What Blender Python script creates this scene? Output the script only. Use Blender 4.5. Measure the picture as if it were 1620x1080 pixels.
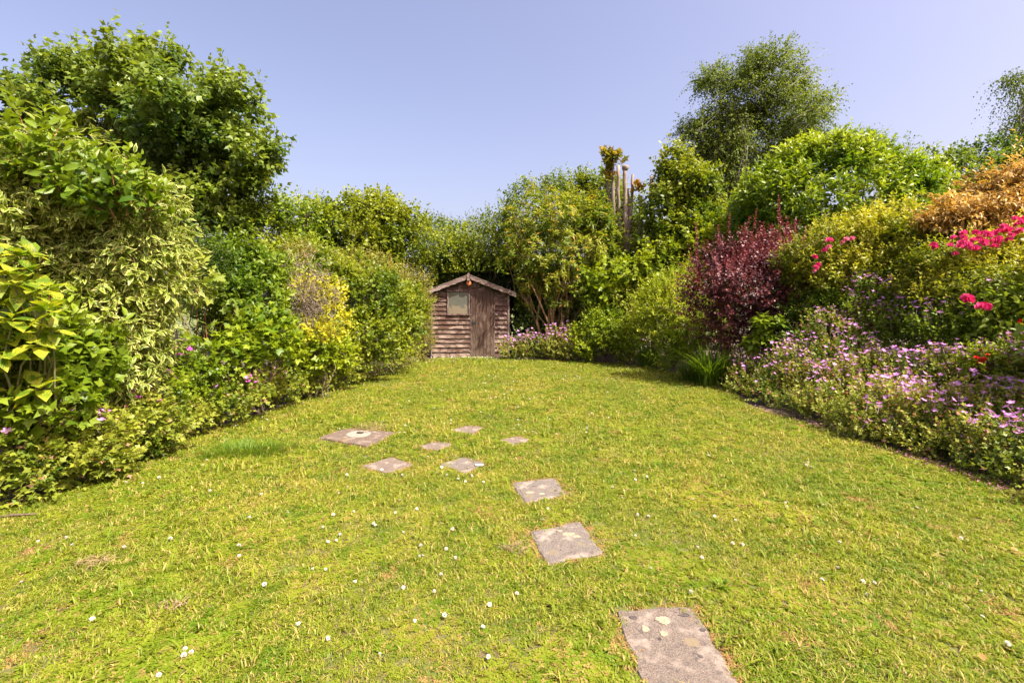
import bpy, math
import numpy as np
from mathutils import Vector, Matrix, Euler

# ------------------------------------------------------------------ camera, world, sun, exposure
scene = bpy.context.scene
for o in list(bpy.data.objects):
    bpy.data.objects.remove(o)
F, HZ, CH = 765.0, 480.0, 1.5            # focal length (photo px), horizon row, camera height (m)
cam_d = bpy.data.cameras.new('camera')
cam_d.sensor_width = 36.0
cam_d.lens = F / 1620.0 * 36.0
cam_d.shift_y = -(540.0 - HZ) / 1620.0
cam_d.clip_start, cam_d.clip_end = 0.05, 2000.0
cam = bpy.data.objects.new('camera', cam_d)
scene.collection.objects.link(cam)
cam.location = (0, 0, CH)
cam.rotation_euler = (math.radians(90), 0, 0)
scene.camera = cam
cam_d.dof.use_dof = False

SUN_DIR = Vector((0.50, -0.38, 0.90)).normalized()      # towards the sun: right, a little behind the camera
sun_el = math.asin(SUN_DIR.z)
sun_d = bpy.data.lights.new('sun', 'SUN')
sun_d.energy = 5.0
sun_d.angle = math.radians(0.53)
sun_d.color = (1.0, 0.94, 0.82)
sun = bpy.data.objects.new('sun', sun_d)
scene.collection.objects.link(sun)
sun.rotation_euler = SUN_DIR.to_track_quat('Z', 'Y').to_euler()

world = bpy.data.worlds.new('World')
scene.world = world
world.use_nodes = True
wt = world.node_tree
wt.nodes.clear()
w_out = wt.nodes.new('ShaderNodeOutputWorld')
w_bg = wt.nodes.new('ShaderNodeBackground')
w_sky = wt.nodes.new('ShaderNodeTexSky')
w_sky.sky_type = 'NISHITA'
w_sky.sun_disc = False
w_sky.sun_elevation = sun_el
w_sky.sun_rotation = math.atan2(SUN_DIR.x, SUN_DIR.y)
w_sky.altitude = 0
w_sky.air_density = 1.0
w_sky.dust_density = 5.2
w_sky.ozone_density = 2.0
w_tint = wt.nodes.new('ShaderNodeMixRGB')
w_tint.blend_type = 'MULTIPLY'
w_tint.inputs[0].default_value = 1.0
w_tint.inputs[2].default_value = (1.215, 0.975, 0.97, 1)
wt.links.new(w_sky.outputs[0], w_tint.inputs[1])
wt.links.new(w_tint.outputs[0], w_bg.inputs[0])
w_bg.inputs[1].default_value = 0.122
wt.links.new(w_bg.outputs[0], w_out.inputs[0])

scene.view_settings.view_transform = 'Standard'
scene.view_settings.look = 'None'
scene.view_settings.gamma = 1.0
scene.view_settings.use_curve_mapping = False
scene.view_settings.exposure = 1.3
cy = scene.cycles
cy.max_bounces = 6
cy.diffuse_bounces = 4
cy.glossy_bounces = 2
cy.transmission_bounces = 4
cy.transparent_max_bounces = 4
cy.caustics_reflective = False
cy.caustics_refractive = False
cy.use_denoising = True
cy.sample_clamp_indirect = 6.0

RS = np.random.RandomState
COL = scene.collection
UP = np.array([0, 0, 1.0])

def W(px, py, Y):
    """photograph pixel at real depth Y -> world point"""
    return np.array([(px - 810.0) * Y / F, Y, CH - (py - HZ) * Y / F])

def G(px, py):
    """photograph pixel that lies on the ground -> world point"""
    Y = CH * F / (py - HZ)
    return np.array([(px - 810.0) * Y / F, Y, 0.0])

# ------------------------------------------------------------------ node helpers
def new_mat(name):
    m = bpy.data.materials.new(name)
    m.use_nodes = True
    nt = m.node_tree
    nt.nodes.clear()
    return m, nt

def nd(nt, t, **kw):
    n = nt.nodes.new(t)
    for k, v in kw.items():
        setattr(n, k, v)
    return n

def mixc(nt, fac, a, b, mode='MIX'):
    n = nt.nodes.new('ShaderNodeMixRGB')
    n.blend_type = mode
    for i, v in ((0, fac), (1, a), (2, b)):
        if isinstance(v, (int, float)):
            n.inputs[i].default_value = v if i == 0 else (v, v, v, 1)
        elif isinstance(v, tuple):
            n.inputs[i].default_value = (*v, 1) if len(v) == 3 else v
        else:
            nt.links.new(v, n.inputs[i])
    return n.outputs[0]

def ramp(nt, src, p0, p1):
    n = nd(nt, 'ShaderNodeMapRange')
    n.inputs['From Min'].default_value = p0
    n.inputs['From Max'].default_value = p1
    n.clamp = True
    nt.links.new(src, n.inputs['Value'])
    return n.outputs['Result']

def math_n(nt, op, a, b=None):
    n = nd(nt, 'ShaderNodeMath', operation=op)
    for i, v in ((0, a), (1, b)):
        if v is None:
            continue
        if isinstance(v, (int, float)):
            n.inputs[i].default_value = v
        else:
            nt.links.new(v, n.inputs[i])
    return n.outputs[0]

def noise(nt, vec, scale, detail=3.0, rough=0.55, dist=0.0):
    n = nd(nt, 'ShaderNodeTexNoise')
    n.inputs['Scale'].default_value = scale
    n.inputs['Detail'].default_value = detail
    n.inputs['Roughness'].default_value = rough
    n.inputs['Distortion'].default_value = dist
    if vec is not None:
        nt.links.new(vec, n.inputs['Vector'])
    return n.outputs[0]

def va_spot(nt, tc):
    oi = nd(nt, 'ShaderNodeObjectInfo')
    va = nd(nt, 'ShaderNodeVectorMath', operation='ADD')
    nt.links.new(tc.outputs['Object'], va.inputs[0])
    nt.links.new(math_n(nt, 'MULTIPLY', oi.outputs['Random'], 40.0), va.inputs[1])
    return va.outputs[0]

def leaf_mat(name, dark, light, tip=None, tip_amt=0.0, margin=None, rough=0.42, trans=0.35, spot=None, tcol=(1.5, 1.45, 0.55), odd=None, odd_amt=0.04):
    """dark..light vary leaf by leaf and clump by clump, tip = colour of new growth, margin = variegation"""
    m, nt = new_mat(name)
    at = nd(nt, 'ShaderNodeAttribute', attribute_name='lv')
    sep = nd(nt, 'ShaderNodeSeparateColor')
    nt.links.new(at.outputs['Color'], sep.inputs[0])
    r, g, b = sep.outputs[0], sep.outputs[1], sep.outputs[2]
    a = at.outputs['Alpha']
    f = math_n(nt, 'ADD', math_n(nt, 'MULTIPLY', r, 0.55), math_n(nt, 'MULTIPLY', g, 0.45))
    light = (light[0] * 1.2, light[1] * 1.12, light[2])
    c = mixc(nt, f, dark, light)
    if tip is not None:
        t = math_n(nt, 'MULTIPLY', ramp(nt, math_n(nt, 'ADD', math_n(nt, 'MULTIPLY', a, 0.6), math_n(nt, 'MULTIPLY', g, 0.6)), 0.45, 0.95), tip_amt)
        c = mixc(nt, t, c, tip)
    if odd is not None:
        c = mixc(nt, ramp(nt, r, 1.0 - odd_amt, 1.0 - odd_amt + 0.01), c, odd)
    if margin is not None:
        c = mixc(nt, ramp(nt, b, 0.60, 0.86), c, margin)
    if spot is not None:
        tc = nd(nt, 'ShaderNodeTexCoord')
        s = math_n(nt, 'ADD', math_n(nt, 'MULTIPLY', noise(nt, tc.outputs['Object'], 26.0, 2.0), 0.55), math_n(nt, 'MULTIPLY', noise(nt, va_spot(nt, tc), 1.6, 1.0), 0.5))
        c = mixc(nt, ramp(nt, s, 0.5, 0.56), c, spot)
    p = nd(nt, 'ShaderNodeBsdfPrincipled')
    nt.links.new(c, p.inputs['Base Color'])
    p.inputs['Roughness'].default_value = rough
    p.inputs['Specular IOR Level'].default_value = 0.26
    tr = nd(nt, 'ShaderNodeBsdfTranslucent')
    nt.links.new(mixc(nt, 1.0, c, tcol, 'MULTIPLY'), tr.inputs['Color'])
    mx = nd(nt, 'ShaderNodeMixShader')
    mx.inputs[0].default_value = trans
    nt.links.new(p.outputs[0], mx.inputs[1])
    nt.links.new(tr.outputs[0], mx.inputs[2])
    o = nd(nt, 'ShaderNodeOutputMaterial')
    nt.links.new(mx.outputs[0], o.inputs[0])
    return m

def bark_mat(name, c0, c1, scale=14.0, stretch=0.25, rough=0.85, bump=0.5):
    m, nt = new_mat(name)
    tc = nd(nt, 'ShaderNodeTexCoord')
    mp = nd(nt, 'ShaderNodeMapping')
    mp.inputs['Scale'].default_value = (1, 1, stretch)
    nt.links.new(tc.outputs['Object'], mp.inputs['Vector'])
    n = noise(nt, mp.outputs[0], scale, 5.0, 0.65)
    c = mixc(nt, ramp(nt, n, 0.35, 0.65), c0, c1)
    p = nd(nt, 'ShaderNodeBsdfPrincipled')
    nt.links.new(c, p.inputs['Base Color'])
    p.inputs['Roughness'].default_value = rough
    bp = nd(nt, 'ShaderNodeBump')
    bp.inputs['Strength'].default_value = bump
    bp.inputs['Distance'].default_value = 0.02
    nt.links.new(n, bp.inputs['Height'])
    nt.links.new(bp.outputs[0], p.inputs['Normal'])
    o = nd(nt, 'ShaderNodeOutputMaterial')
    nt.links.new(p.outputs[0], o.inputs[0])
    return m

def petal_mat(name, c0, c1, centre=None, trans=0.3):
    m, nt = new_mat(name)
    oi = nd(nt, 'ShaderNodeObjectInfo')
    at = nd(nt, 'ShaderNodeAttribute', attribute_name='lv')
    sep = nd(nt, 'ShaderNodeSeparateColor')
    nt.links.new(at.outputs['Color'], sep.inputs[0])
    f = math_n(nt, 'ADD', math_n(nt, 'MULTIPLY', oi.outputs['Random'], 0.6), math_n(nt, 'MULTIPLY', sep.outputs[0], 0.4))
    c = mixc(nt, f, c0, c1)
    if centre is not None:
        c = mixc(nt, sep.outputs[2], centre, c)
    p = nd(nt, 'ShaderNodeBsdfPrincipled')
    nt.links.new(c, p.inputs['Base Color'])
    p.inputs['Roughness'].default_value = 0.6
    p.inputs['Specular IOR Level'].default_value = 0.25
    tr = nd(nt, 'ShaderNodeBsdfTranslucent')
    nt.links.new(c, tr.inputs['Color'])
    mx = nd(nt, 'ShaderNodeMixShader')
    mx.inputs[0].default_value = trans
    nt.links.new(p.outputs[0], mx.inputs[1])
    nt.links.new(tr.outputs[0], mx.inputs[2])
    o = nd(nt, 'ShaderNodeOutputMaterial')
    nt.links.new(mx.outputs[0], o.inputs[0])
    return m

# ------------------------------------------------------------------ mesh helpers
def tri_mesh(name, v, t, col=None, smooth=False, mat=None):
    v = np.ascontiguousarray(v, dtype=np.float32)
    t = np.ascontiguousarray(t, dtype=np.int32)
    me = bpy.data.meshes.new(name)
    me.vertices.add(len(v))
    me.vertices.foreach_set('co', v.ravel())
    me.loops.add(t.size)
    me.loops.foreach_set('vertex_index', t.ravel())
    me.polygons.add(len(t))
    me.polygons.foreach_set('loop_start', np.arange(0, t.size, 3, dtype=np.int32))
    me.polygons.foreach_set('loop_total', np.full(len(t), 3, dtype=np.int32))
    if smooth:
        me.polygons.foreach_set('use_smooth', np.ones(len(t), dtype=bool))
    me.update(calc_edges=True)
    if col is not None:
        a = me.color_attributes.new('lv', 'FLOAT_COLOR', 'POINT')
        a.data.foreach_set('color', np.ascontiguousarray(col, dtype=np.float32).ravel())
    if mat is not None:
        me.materials.append(mat)
    return me

def link(name, data, parent=None, loc=None):
    o = bpy.data.objects.new(name, data)
    COL.objects.link(o)
    if loc is not None:
        o.location = loc
    if parent is not None:
        o.parent = parent
    return o

def tag(o, label=None, cat=None, group=None, kind=None):
    for k, v in (('label', label), ('category', cat), ('group', group), ('kind', kind)):
        if v:
            o[k] = v
    return o

def thing(name, loc, label, cat, group=None):
    o = bpy.data.objects.new(name, None)
    COL.objects.link(o)
    o.empty_display_size = 0.1
    o.location = [float(c) for c in loc]
    return tag(o, label, cat, group)

def part(name, me, parent):
    """a part whose mesh is given in world coordinates"""
    off = np.array(parent.location, dtype=np.float32)
    n = len(me.vertices)
    co = np.empty(n * 3, dtype=np.float32)
    me.vertices.foreach_get('co', co)
    co = (co.reshape(-1, 3) - off).ravel()
    me.vertices.foreach_set('co', co)
    me.update()
    return link(name, me, parent)

class PB:
    """polygon builder for boxes, prisms, tubes"""
    def __init__(s):
        s.v, s.f = [], []
    def box(s, x0, x1, y0, y1, z0, z1):
        b = len(s.v)
        s.v += [(x0, y0, z0), (x1, y0, z0), (x1, y1, z0), (x0, y1, z0), (x0, y0, z1), (x1, y0, z1), (x1, y1, z1), (x0, y1, z1)]
        s.f += [tuple(b + i for i in q) for q in ((3, 2, 1, 0), (4, 5, 6, 7), (0, 1, 5, 4), (1, 2, 6, 5), (2, 3, 7, 6), (3, 0, 4, 7))]
    def loops(s, loops, cap=True):
        """consecutive closed loops of equal length joined into a skin"""
        b = len(s.v)
        n = len(loops[0])
        for lp in loops:
            s.v += [tuple(p) for p in lp]
        for k in range(len(loops) - 1):
            for i in range(n):
                j = (i + 1) % n
                s.f.append((b + k * n + i, b + k * n + j, b + (k + 1) * n + j, b + (k + 1) * n + i))
        if cap:
            s.f.append(tuple(b + n - 1 - i for i in range(n)))
            e = b + (len(loops) - 1) * n
            s.f.append(tuple(e + i for i in range(n)))
    def mesh(s, name, mat, smooth=False, bevel=0.0):
        me = bpy.data.meshes.new(name)
        me.from_pydata([tuple(float(c) for c in p) for p in s.v], [], s.f)
        if smooth:
            me.polygons.foreach_set('use_smooth', np.ones(len(me.polygons), dtype=bool))
        me.materials.append(mat)
        me.update()
        return me

class Tubes:
    """tapered tubes as triangles"""
    def __init__(s):
        s.v, s.t, s.n = [], [], 0
    def add(s, pts, rad, sides=5):
        pts = np.asarray(pts, float)
        rad = np.asarray(rad, float)
        d = np.gradient(pts, axis=0)
        d /= np.linalg.norm(d, axis=1)[:, None] + 1e-9
        ref = np.array([0.31, 0.95, 0.05])
        a = np.cross(d, ref)
        a /= np.linalg.norm(a, axis=1)[:, None] + 1e-9
        b = np.cross(d, a)
        ph = np.arange(sides) * 2 * math.pi / sides
        ring = pts[:, None] + rad[:, None, None] * (a[:, None] * np.cos(ph)[None, :, None] + b[:, None] * np.sin(ph)[None, :, None])
        m = len(pts)
        s.v.append(ring.reshape(-1, 3))
        i = np.arange(sides)
        j = (i + 1) % sides
        for k in range(m - 1):
            p, q = s.n + k * sides, s.n + (k + 1) * sides
            s.t.append(np.stack([p + i, p + j, q + j], 1))
            s.t.append(np.stack([p + i, q + j, q + i], 1))
        e = s.n + (m - 1) * sides
        s.t.append(np.stack([np.full(sides - 2, e), e + i[1:-1], e + i[2:]], 1))
        s.n += m * sides
    def ribbons(s, p0, p1, w):
        """many thin straight twigs at once, three-sided"""
        n = len(p0)
        d = p1 - p0
        d /= np.linalg.norm(d, axis=1)[:, None] + 1e-9
        a = np.cross(d, np.array([0.3, 0.9, 0.1]))
        a /= np.linalg.norm(a, axis=1)[:, None] + 1e-9
        b = np.cross(d, a)
        vs = []
        for k in range(3):
            c, q = math.cos(k * 2.094), math.sin(k * 2.094)
            vs.append(p0 + (a * c + b * q) * w)
        vs.append(p1)
        v = np.stack(vs, 1).reshape(-1, 3)
        base = s.n + np.arange(n) * 4
        s.v.append(v)
        for (i, j) in ((0, 1), (1, 2), (2, 0)):
            s.t.append(np.stack([base + i, base + j, base + 3], 1))
        s.n += 4 * n
    def mesh(s, name, mat):
        return tri_mesh(name, np.concatenate(s.v), np.concatenate(s.t), None, True, mat)

def wobble_path(rng, a, b, n, amp, sag=0.0):
    a, b = np.asarray(a, float), np.asarray(b, float)
    t = np.linspace(0, 1, n)[:, None]
    p = a + (b - a) * t
    L = np.linalg.norm(b - a)
    ph, fr = rng.rand(3) * 6.28, 2 + rng.rand(3) * 3
    w = np.sin(t * fr * 3.1 + ph) - np.sin(ph) * (1 - t)
    p += w * amp * L * np.minimum(t * 3, 1) * (1.0 - t * 0.5)
    p[:, 2] += sag * L * np.sin(t[:, 0] * math.pi)
    return p

# ------------------------------------------------------------------ foliage
def vnoise(p, freq, seed):
    r = RS(seed)
    k = r.normal(size=(9, 3))
    k /= np.linalg.norm(k, axis=1)[:, None]
    k *= freq * (0.7 + 1.6 * r.rand(9))[:, None] * 2.2
    ph = r.rand(9) * 6.283
    return np.sin(p @ k.T + ph).sum(1) / 3.6        # about -1..1

def nrm(v):
    return v / (np.linalg.norm(v, axis=-1, keepdims=True) + 1e-9)

def B(px, py, Y, rx, ry, depth):
    """a lump of foliage: centre and half sizes as seen at depth Y; depth = half size away from the camera (m)"""
    c = W(px, py, Y)
    return [c[0], c[1], c[2], rx * Y / F, depth, ry * Y / F]

def T_kite(w=0.28, fold=0.10, droop=0.12):
    v = np.array([[0, 0, 0], [w, .45, fold], [0, 1, -droop], [-w, .45, fold]])
    return v, np.array([[0, 1, 2], [0, 2, 3]]), np.array([0.2, 1, 0.6, 1])

def T_oval(w=0.24, fold=0.07, droop=0.22):
    v = np.array([[0, 0, 0], [w * .85, .28, fold + .02], [w * .9, .62, fold - droop * .3], [0, 1, -droop],
                  [-w * .9, .62, fold - droop * .3], [-w * .85, .28, fold + .02], [0, .45, -.02]])
    f = np.array([[0, 1, 6], [1, 2, 6], [2, 3, 6], [3, 4, 6], [4, 5, 6], [5, 0, 6]])
    return v, f, np.array([.6, 1, 1, 1, 1, 1, 0.0])

def T_lobe(w=0.55, droop=0.15):
    v = np.array([[0, 0, 0], [w, .42, -droop * .4], [w * .38, .55, .04], [0, 1, -droop], [-w * .38, .55, .04], [-w, .42, -droop * .4]])
    return v, np.array([[0, 1, 2], [0, 2, 3], [0, 3, 4], [0, 4, 5]]), np.array([0, 1, .4, 1, .4, 1.0])

def T_maple(w=0.6, droop=0.12):
    rim = [(0.10, -.02), (.42, .0), (.33, .22), (.62, .5), (.27, .52), (0, 1.0), (-.27, .52), (-.62, .5), (-.33, .22), (-.42, .0), (-.10, -.02)]
    v = [[0, .25, .05]] + [[x * w / .6, y, -droop * (x * x + (y - .25) ** 2)] for x, y in rim]
    f = [[0, i, i + 1] for i in range(1, 11)]
    return np.array(v), np.array(f), np.array([0] + [.8] * 11)

def sample_shoots(rng, blobs, n, shell=0.35, rough=0.2, freq=1.0, front=0.65, seed=1, gap=0.35, low=0.02, inner=0.6, fine=0.0):
    b = np.array(blobs, float)
    C, R = b[:, :3], b[:, 3:]
    wgt = (R[:, 0] * R[:, 1] + R[:, 1] * R[:, 2] + R[:, 0] * R[:, 2])
    wgt /= wgt.sum()
    P, O = [], []
    have = 0
    camp = np.array([0, 0, CH])
    scale = R.mean()
    while have < n:
        m = int(n * 1.8) + 50
        i = rng.choice(len(b), m, p=wgt)
        d = nrm(rng.normal(size=(m, 3)))
        view = nrm(camp - C[i])
        dt = (d * view).sum(1)
        flip = (dt < 0) & (rng.rand(m) < front)
        d[flip] -= 2 * dt[flip, None] * view[flip]
        r = 1 - shell * rng.rand(m) ** 1.6
        p0 = C[i] + d * R[i]
        r *= 1 + rough * vnoise(p0, freq / scale, seed) + fine * vnoise(p0, 4.0 * freq / scale, seed + 9)
        p = C[i] + d * R[i] * r[:, None]
        ok = p[:, 2] > low
        for k in range(len(b)):
            q = (((p - C[k]) / R[k]) ** 2).sum(1)
            ok &= ~((q < inner ** 2) & (i != k))
        g = vnoise(p, 3.2 * freq / scale, seed + 5)
        ok &= (g > -0.22) | (rng.rand(m) > gap * 1.25) | (r < 0.75)
        P.append(p[ok])
        O.append(nrm(d[ok] / R[i][ok]))
        have += ok.sum()
    return np.concatenate(P)[:n], np.concatenate(O)[:n]

def grow(rng, P, O, T, size, k=6, length=0.15, ao=0.6, au=0.5, ar=0.5, theta=55, nu=0.7, no=0.5, nr=0.5, down=0.1, droop=0.0,
         vary=0.45, seed=3, low=0.01, clump=None, flat=0.0, big_in=0.0):
    """leaves set along shoots -> verts, tris, colours; and the shoots' tips"""
    tv, tf, tm = T
    n = len(P)
    s = nrm(O * ao + UP * au + rng.normal(size=(n, 3)) * ar * 0.6)
    if flat:
        s[:, 2] *= (1 - flat)
        s = nrm(s)
    L = length * (0.5 + rng.rand(n) * 0.9)
    i = np.tile(np.arange(k), n)
    sh = np.repeat(np.arange(n), k)
    N = len(i)
    t = (i + 0.3 + 0.4 * rng.rand(N)) / k
    S, OO = s[sh], O[sh]
    pos = P[sh] + S * (L[sh] * t)[:, None]
    pos[:, 2] -= droop * L[sh] * t * t
    S2 = S.copy()
    S2[:, 2] -= droop * t * 1.5
    S2 = nrm(S2)
    a = nrm(np.cross(S2, np.array([0.21, 0.1, 0.97])))
    b = np.cross(S2, a)
    phi = i * 2.4 + np.repeat(rng.rand(n) * 6.28, k) + rng.normal(size=N) * 0.3
    th = math.radians(theta) * (1.15 - 0.55 * t) + rng.normal(size=N) * 0.18
    rad = a * np.cos(phi)[:, None] + b * np.sin(phi)[:, None]
    d = nrm(S2 * np.cos(th)[:, None] + rad * np.sin(th)[:, None] - UP * down)
    hint = nrm(UP * nu + OO * no + rng.normal(size=(N, 3)) * nr)
    x = nrm(np.cross(d, hint))
    nn = np.cross(x, d)
    sz = size * (1 - vary + 2 * vary * rng.rand(N)) * (1.05 - 0.35 * t)
    V = pos[:, None] + (x[:, None] * tv[None, :, 0:1] + d[:, None] * tv[None, :, 1:2] + nn[:, None] * tv[None, :, 2:3]) * sz[:, None, None]
    keep = V[:, :, 2].min(1) > low
    # keep clear of the shed
    inside = (V[:, :, 0].max(1) > SHED[0]) & (V[:, :, 0].min(1) < SHED[1]) & (V[:, :, 1].max(1) > SHED[2]) & (V[:, :, 1].min(1) < SHED[3]) & (V[:, :, 2].min(1) < 2.45)
    keep &= ~inside
    V = V[keep]
    M = len(V)
    kv = tv.shape[0]
    tris = (tf[None] + (np.arange(M) * kv)[:, None, None]).reshape(-1, 3)
    cl = 0.5 + 0.5 * np.clip(vnoise(P, clump or 1.6, seed), -1, 1)
    col = np.empty((M, kv, 4), np.float32)
    col[:, :, 0] = rng.rand(M)[:, None]
    col[:, :, 1] = cl[sh][keep][:, None]
    col[:, :, 2] = tm[None]
    col[:, :, 3] = t[keep][:, None]
    tips = P + s * L[:, None]
    return V.reshape(-1, 3), tris, col.reshape(-1, 4), tips

SHED = (-2.30, 0.02, 13.05, 15.4)
TRIS = [0]

def join_leaves(parts):
    V, T, Cc, off = [], [], [], 0
    for v, t, c in parts:
        V.append(v); T.append(t + off); Cc.append(c)
        off += len(v)
    return np.concatenate(V), np.concatenate(T), np.concatenate(Cc)

def lumpy(rng, blobs, m, frac, lo=0.5, hi=0.84, keep=True, squash=0.8):
    """break each big mass into a body and smaller boughs standing proud of it"""
    out = [list(b) for b in blobs] if keep else []
    for b in blobs:
        c, R_ = np.array(b[:3]), np.array(b[3:])
        if keep:
            k = [i for i, q in enumerate(out) if q[:3] == list(b[:3])][0]
            out[k] = list(b[:3]) + list(R_ * 0.86)
        for _ in range(m):
            d = nrm(rng.normal(size=3))
            if rng.rand() < .6 and d[1] > 0:
                d[1] = -d[1]
            q = c + d * R_ * (lo + (hi - lo) * rng.rand())
            f = frac * (0.65 + 0.7 * rng.rand())
            rr = R_ * f
            rr[:] = rr * .6 + rr.mean() * .4
            rr[2] *= squash
            if q[2] - rr[2] * .3 < 0.05:
                continue
            out.append(list(q) + list(rr))
    return out

def plant(name, label, cat, blobs, n, T, size, mat, stem=None, base=None, seed=1, k=6, length=0.15, shell=0.35, rough=0.2, freq=1.0,
          front=0.65, gap=0.35, low=0.03, limbs=0, limb_r=0.03, twigs=0, twig_w=0.003, group=None, leafname='foliage', inner=0.6, spikes=None, fine=0.0, fine_limbs=0, lumps=None, lumpmode=None, stray=True, **kw):
    rng = RS(seed)
    if lumps:
        blobs = lumpy(RS(seed + 7), blobs, *lumps, **(lumpmode or {}))
    bl = np.array(blobs, float)
    if base is None:
        base = [bl[0, 0], bl[0, 1] + 0.1, 0.0]
    base = np.array([base[0], base[1], 0.0])
    root = thing(name, base, label, cat, group)
    ns = max(4, n // k)
    P, O = sample_shoots(rng, blobs, ns, shell, rough, freq, front, seed, gap, low, inner, fine)
    v, t, c, tips = grow(rng, P, O, T, size, k, length, seed=seed, low=low * 0.5, **kw)
    bits = [(v, t, c)]
    if stray and n > 5000 and not spikes and cat != 'plant':
        hi = np.argsort(-(P[:, 2] / (P[:, 2].std() + 1e-6) * .6 + O[:, 2] * 1.5 + rng.rand(len(P)) * 1.6))[:26]
        spikes = [(P[hi[:16]], size * 2.4 + .06, 9), (P[hi[16:]], size * 3.6 + .1, 12)]
    if spikes:
        # leading shoots that stand clear of the outline: (point, direction length, leaves per shoot)
        for (sp, sl, sk) in spikes:
            sp = np.array(sp, float).reshape(-1, 3)
            so = nrm(np.tile([0, 0, 1.0], (len(sp), 1)) + rng.normal(size=(len(sp), 3)) * 0.18)
            k2 = dict(kw); k2.update(ao=1.0, au=0.6, ar=0.15)
            v2, t2, c2, tp2 = grow(rng, sp, so, T, size, sk, sl, seed=seed, low=low, **k2)
            c2[:, 1] = np.clip(c2[:, 1] + 0.2, 0, 1)
            bits.append((v2, t2, c2))
            P = np.concatenate([P, sp]); tips = np.concatenate([tips, tp2])
    V, Tt, Cc = join_leaves(bits)
    TRIS[0] += len(Tt)
    part(leafname, tri_mesh(leafname, V, Tt, Cc, len(T[0]) > 6, mat), root)
    if stem is not None:
        tb = Tubes()
        if limbs:
            picks = rng.choice(len(P), limbs)
            order = np.argsort(-bl[:, 3:].prod(1))
            for q in picks:
                tgt = P[q] + (bl[:, :3].mean(0) - P[q]) * (0.42 if cat == 'tree' and name == 'sycamore_tree' else 0.1)
                st = base + np.array([rng.normal() * limb_r * 2, rng.normal() * limb_r * 2, 0])
                pth = wobble_path(rng, st, tgt, 8, 0.05, 0.0)
                rr = np.linspace(limb_r, limb_r * 0.18, 8) * (0.6 + 0.6 * rng.rand())
                tb.add(pth, rr, 6)
                for _ in range(fine_limbs):
                    q0 = pth[rng.randint(3, 7)]
                    cand = P[rng.choice(len(P), 40)]
                    q1 = cand[np.argmin(((cand - tgt) ** 2).sum(1))]
                    tb.add(wobble_path(rng, q0, q1, 6, 0.06), np.linspace(limb_r * .3, limb_r * .06, 6), 4)
        if twigs:
            q = rng.choice(len(P), min(twigs, len(P)), replace=False)
            tb.ribbons(P[q] - (tips[q] - P[q]) * 0.3, tips[q], twig_w)
        if tb.n:
            TRIS[0] += sum(len(x) for x in tb.t)
            part('stem' if cat not in ('tree',) else 'trunk', tb.mesh('stems', stem), root)
    root_info[root.name] = (P, O)
    return root

root_info = {}

# ------------------------------------------------------------------ materials
M_wood_grey = bark_mat('bark_grey', (0.10, 0.075, 0.055), (0.26, 0.21, 0.17))
M_bark = bark_mat('bark_brown', (0.06, 0.04, 0.025), (0.17, 0.12, 0.08))
M_bark_pale = bark_mat('bark_pale', (0.13, 0.095, 0.068), (0.31, 0.24, 0.185))
M_birch_bark = bark_mat('bark_birch', (0.16, 0.13, 0.11), (0.55, 0.50, 0.44), 6.0, 0.6)
M_stem_tan = bark_mat('stem_tan', (0.18, 0.10, 0.04), (0.34, 0.22, 0.10), 20)
M_stem_red = bark_mat('stem_red', (0.16, 0.04, 0.02), (0.30, 0.10, 0.05), 20)
M_stem_green = bark_mat('stem_green', (0.08, 0.10, 0.03), (0.20, 0.16, 0.07), 20)

M_syc = leaf_mat('leaf_sycamore', (0.030, 0.075, 0.014), (0.130, 0.205, 0.026), tip=(0.22, 0.27, 0.035), tip_amt=0.6, trans=0.35)
M_varieg = leaf_mat('leaf_variegated', (0.045, 0.110, 0.008), (0.15, 0.23, 0.016), margin=(0.52, 0.51, 0.15), trans=0.34, tcol=(1.15, 1.15, 0.55))
M_green = leaf_mat('leaf_mid_green', (0.032, 0.085, 0.007), (0.14, 0.22, 0.012), tip=(0.24, 0.30, 0.02), tip_amt=0.5)
M_auc = leaf_mat('leaf_spotted', (0.050, 0.120, 0.008), (0.13, 0.21, 0.012), spot=(0.34, 0.35, 0.025), rough=0.5, trans=0.4)
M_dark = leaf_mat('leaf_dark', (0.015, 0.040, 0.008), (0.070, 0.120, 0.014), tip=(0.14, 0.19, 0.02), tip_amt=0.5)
M_laurel = leaf_mat('leaf_laurel', (0.045, 0.115, 0.008), (0.20, 0.29, 0.014), tip=(0.31, 0.36, 0.03), tip_amt=0.65, rough=0.33)
M_yellow = leaf_mat('leaf_yellow', (0.32, 0.32, 0.018), (0.48, 0.46, 0.030), tip=(0.17, 0.23, 0.02), tip_amt=0.5)
M_hedge = leaf_mat('leaf_hedge', (0.032, 0.080, 0.007), (0.160, 0.215, 0.012), tip=(0.27, 0.29, 0.02), tip_amt=0.6)
M_olive = leaf_mat('leaf_olive', (0.085, 0.110, 0.022), (0.24, 0.24, 0.05), tip=(0.34, 0.28, 0.08), tip_amt=0.5, odd=(0.45, 0.2, 0.05))
M_lime = leaf_mat('leaf_lime', (0.055, 0.125, 0.006), (0.215, 0.285, 0.012), tip=(0.31, 0.35, 0.02), tip_amt=0.6)
M_geran = leaf_mat('leaf_geranium', (0.055, 0.110, 0.010), (0.24, 0.285, 0.030), tip=(0.34, 0.35, 0.05), tip_amt=0.6, odd=(0.36, 0.20, 0.12), odd_amt=0.03)
M_geran_r = leaf_mat('leaf_cranesbill', (0.055, 0.110, 0.012), (0.235, 0.285, 0.030), tip=(0.42, 0.40, 0.09), tip_amt=0.6, odd=(0.46, 0.20, 0.17), odd_amt=0.06)
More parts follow.
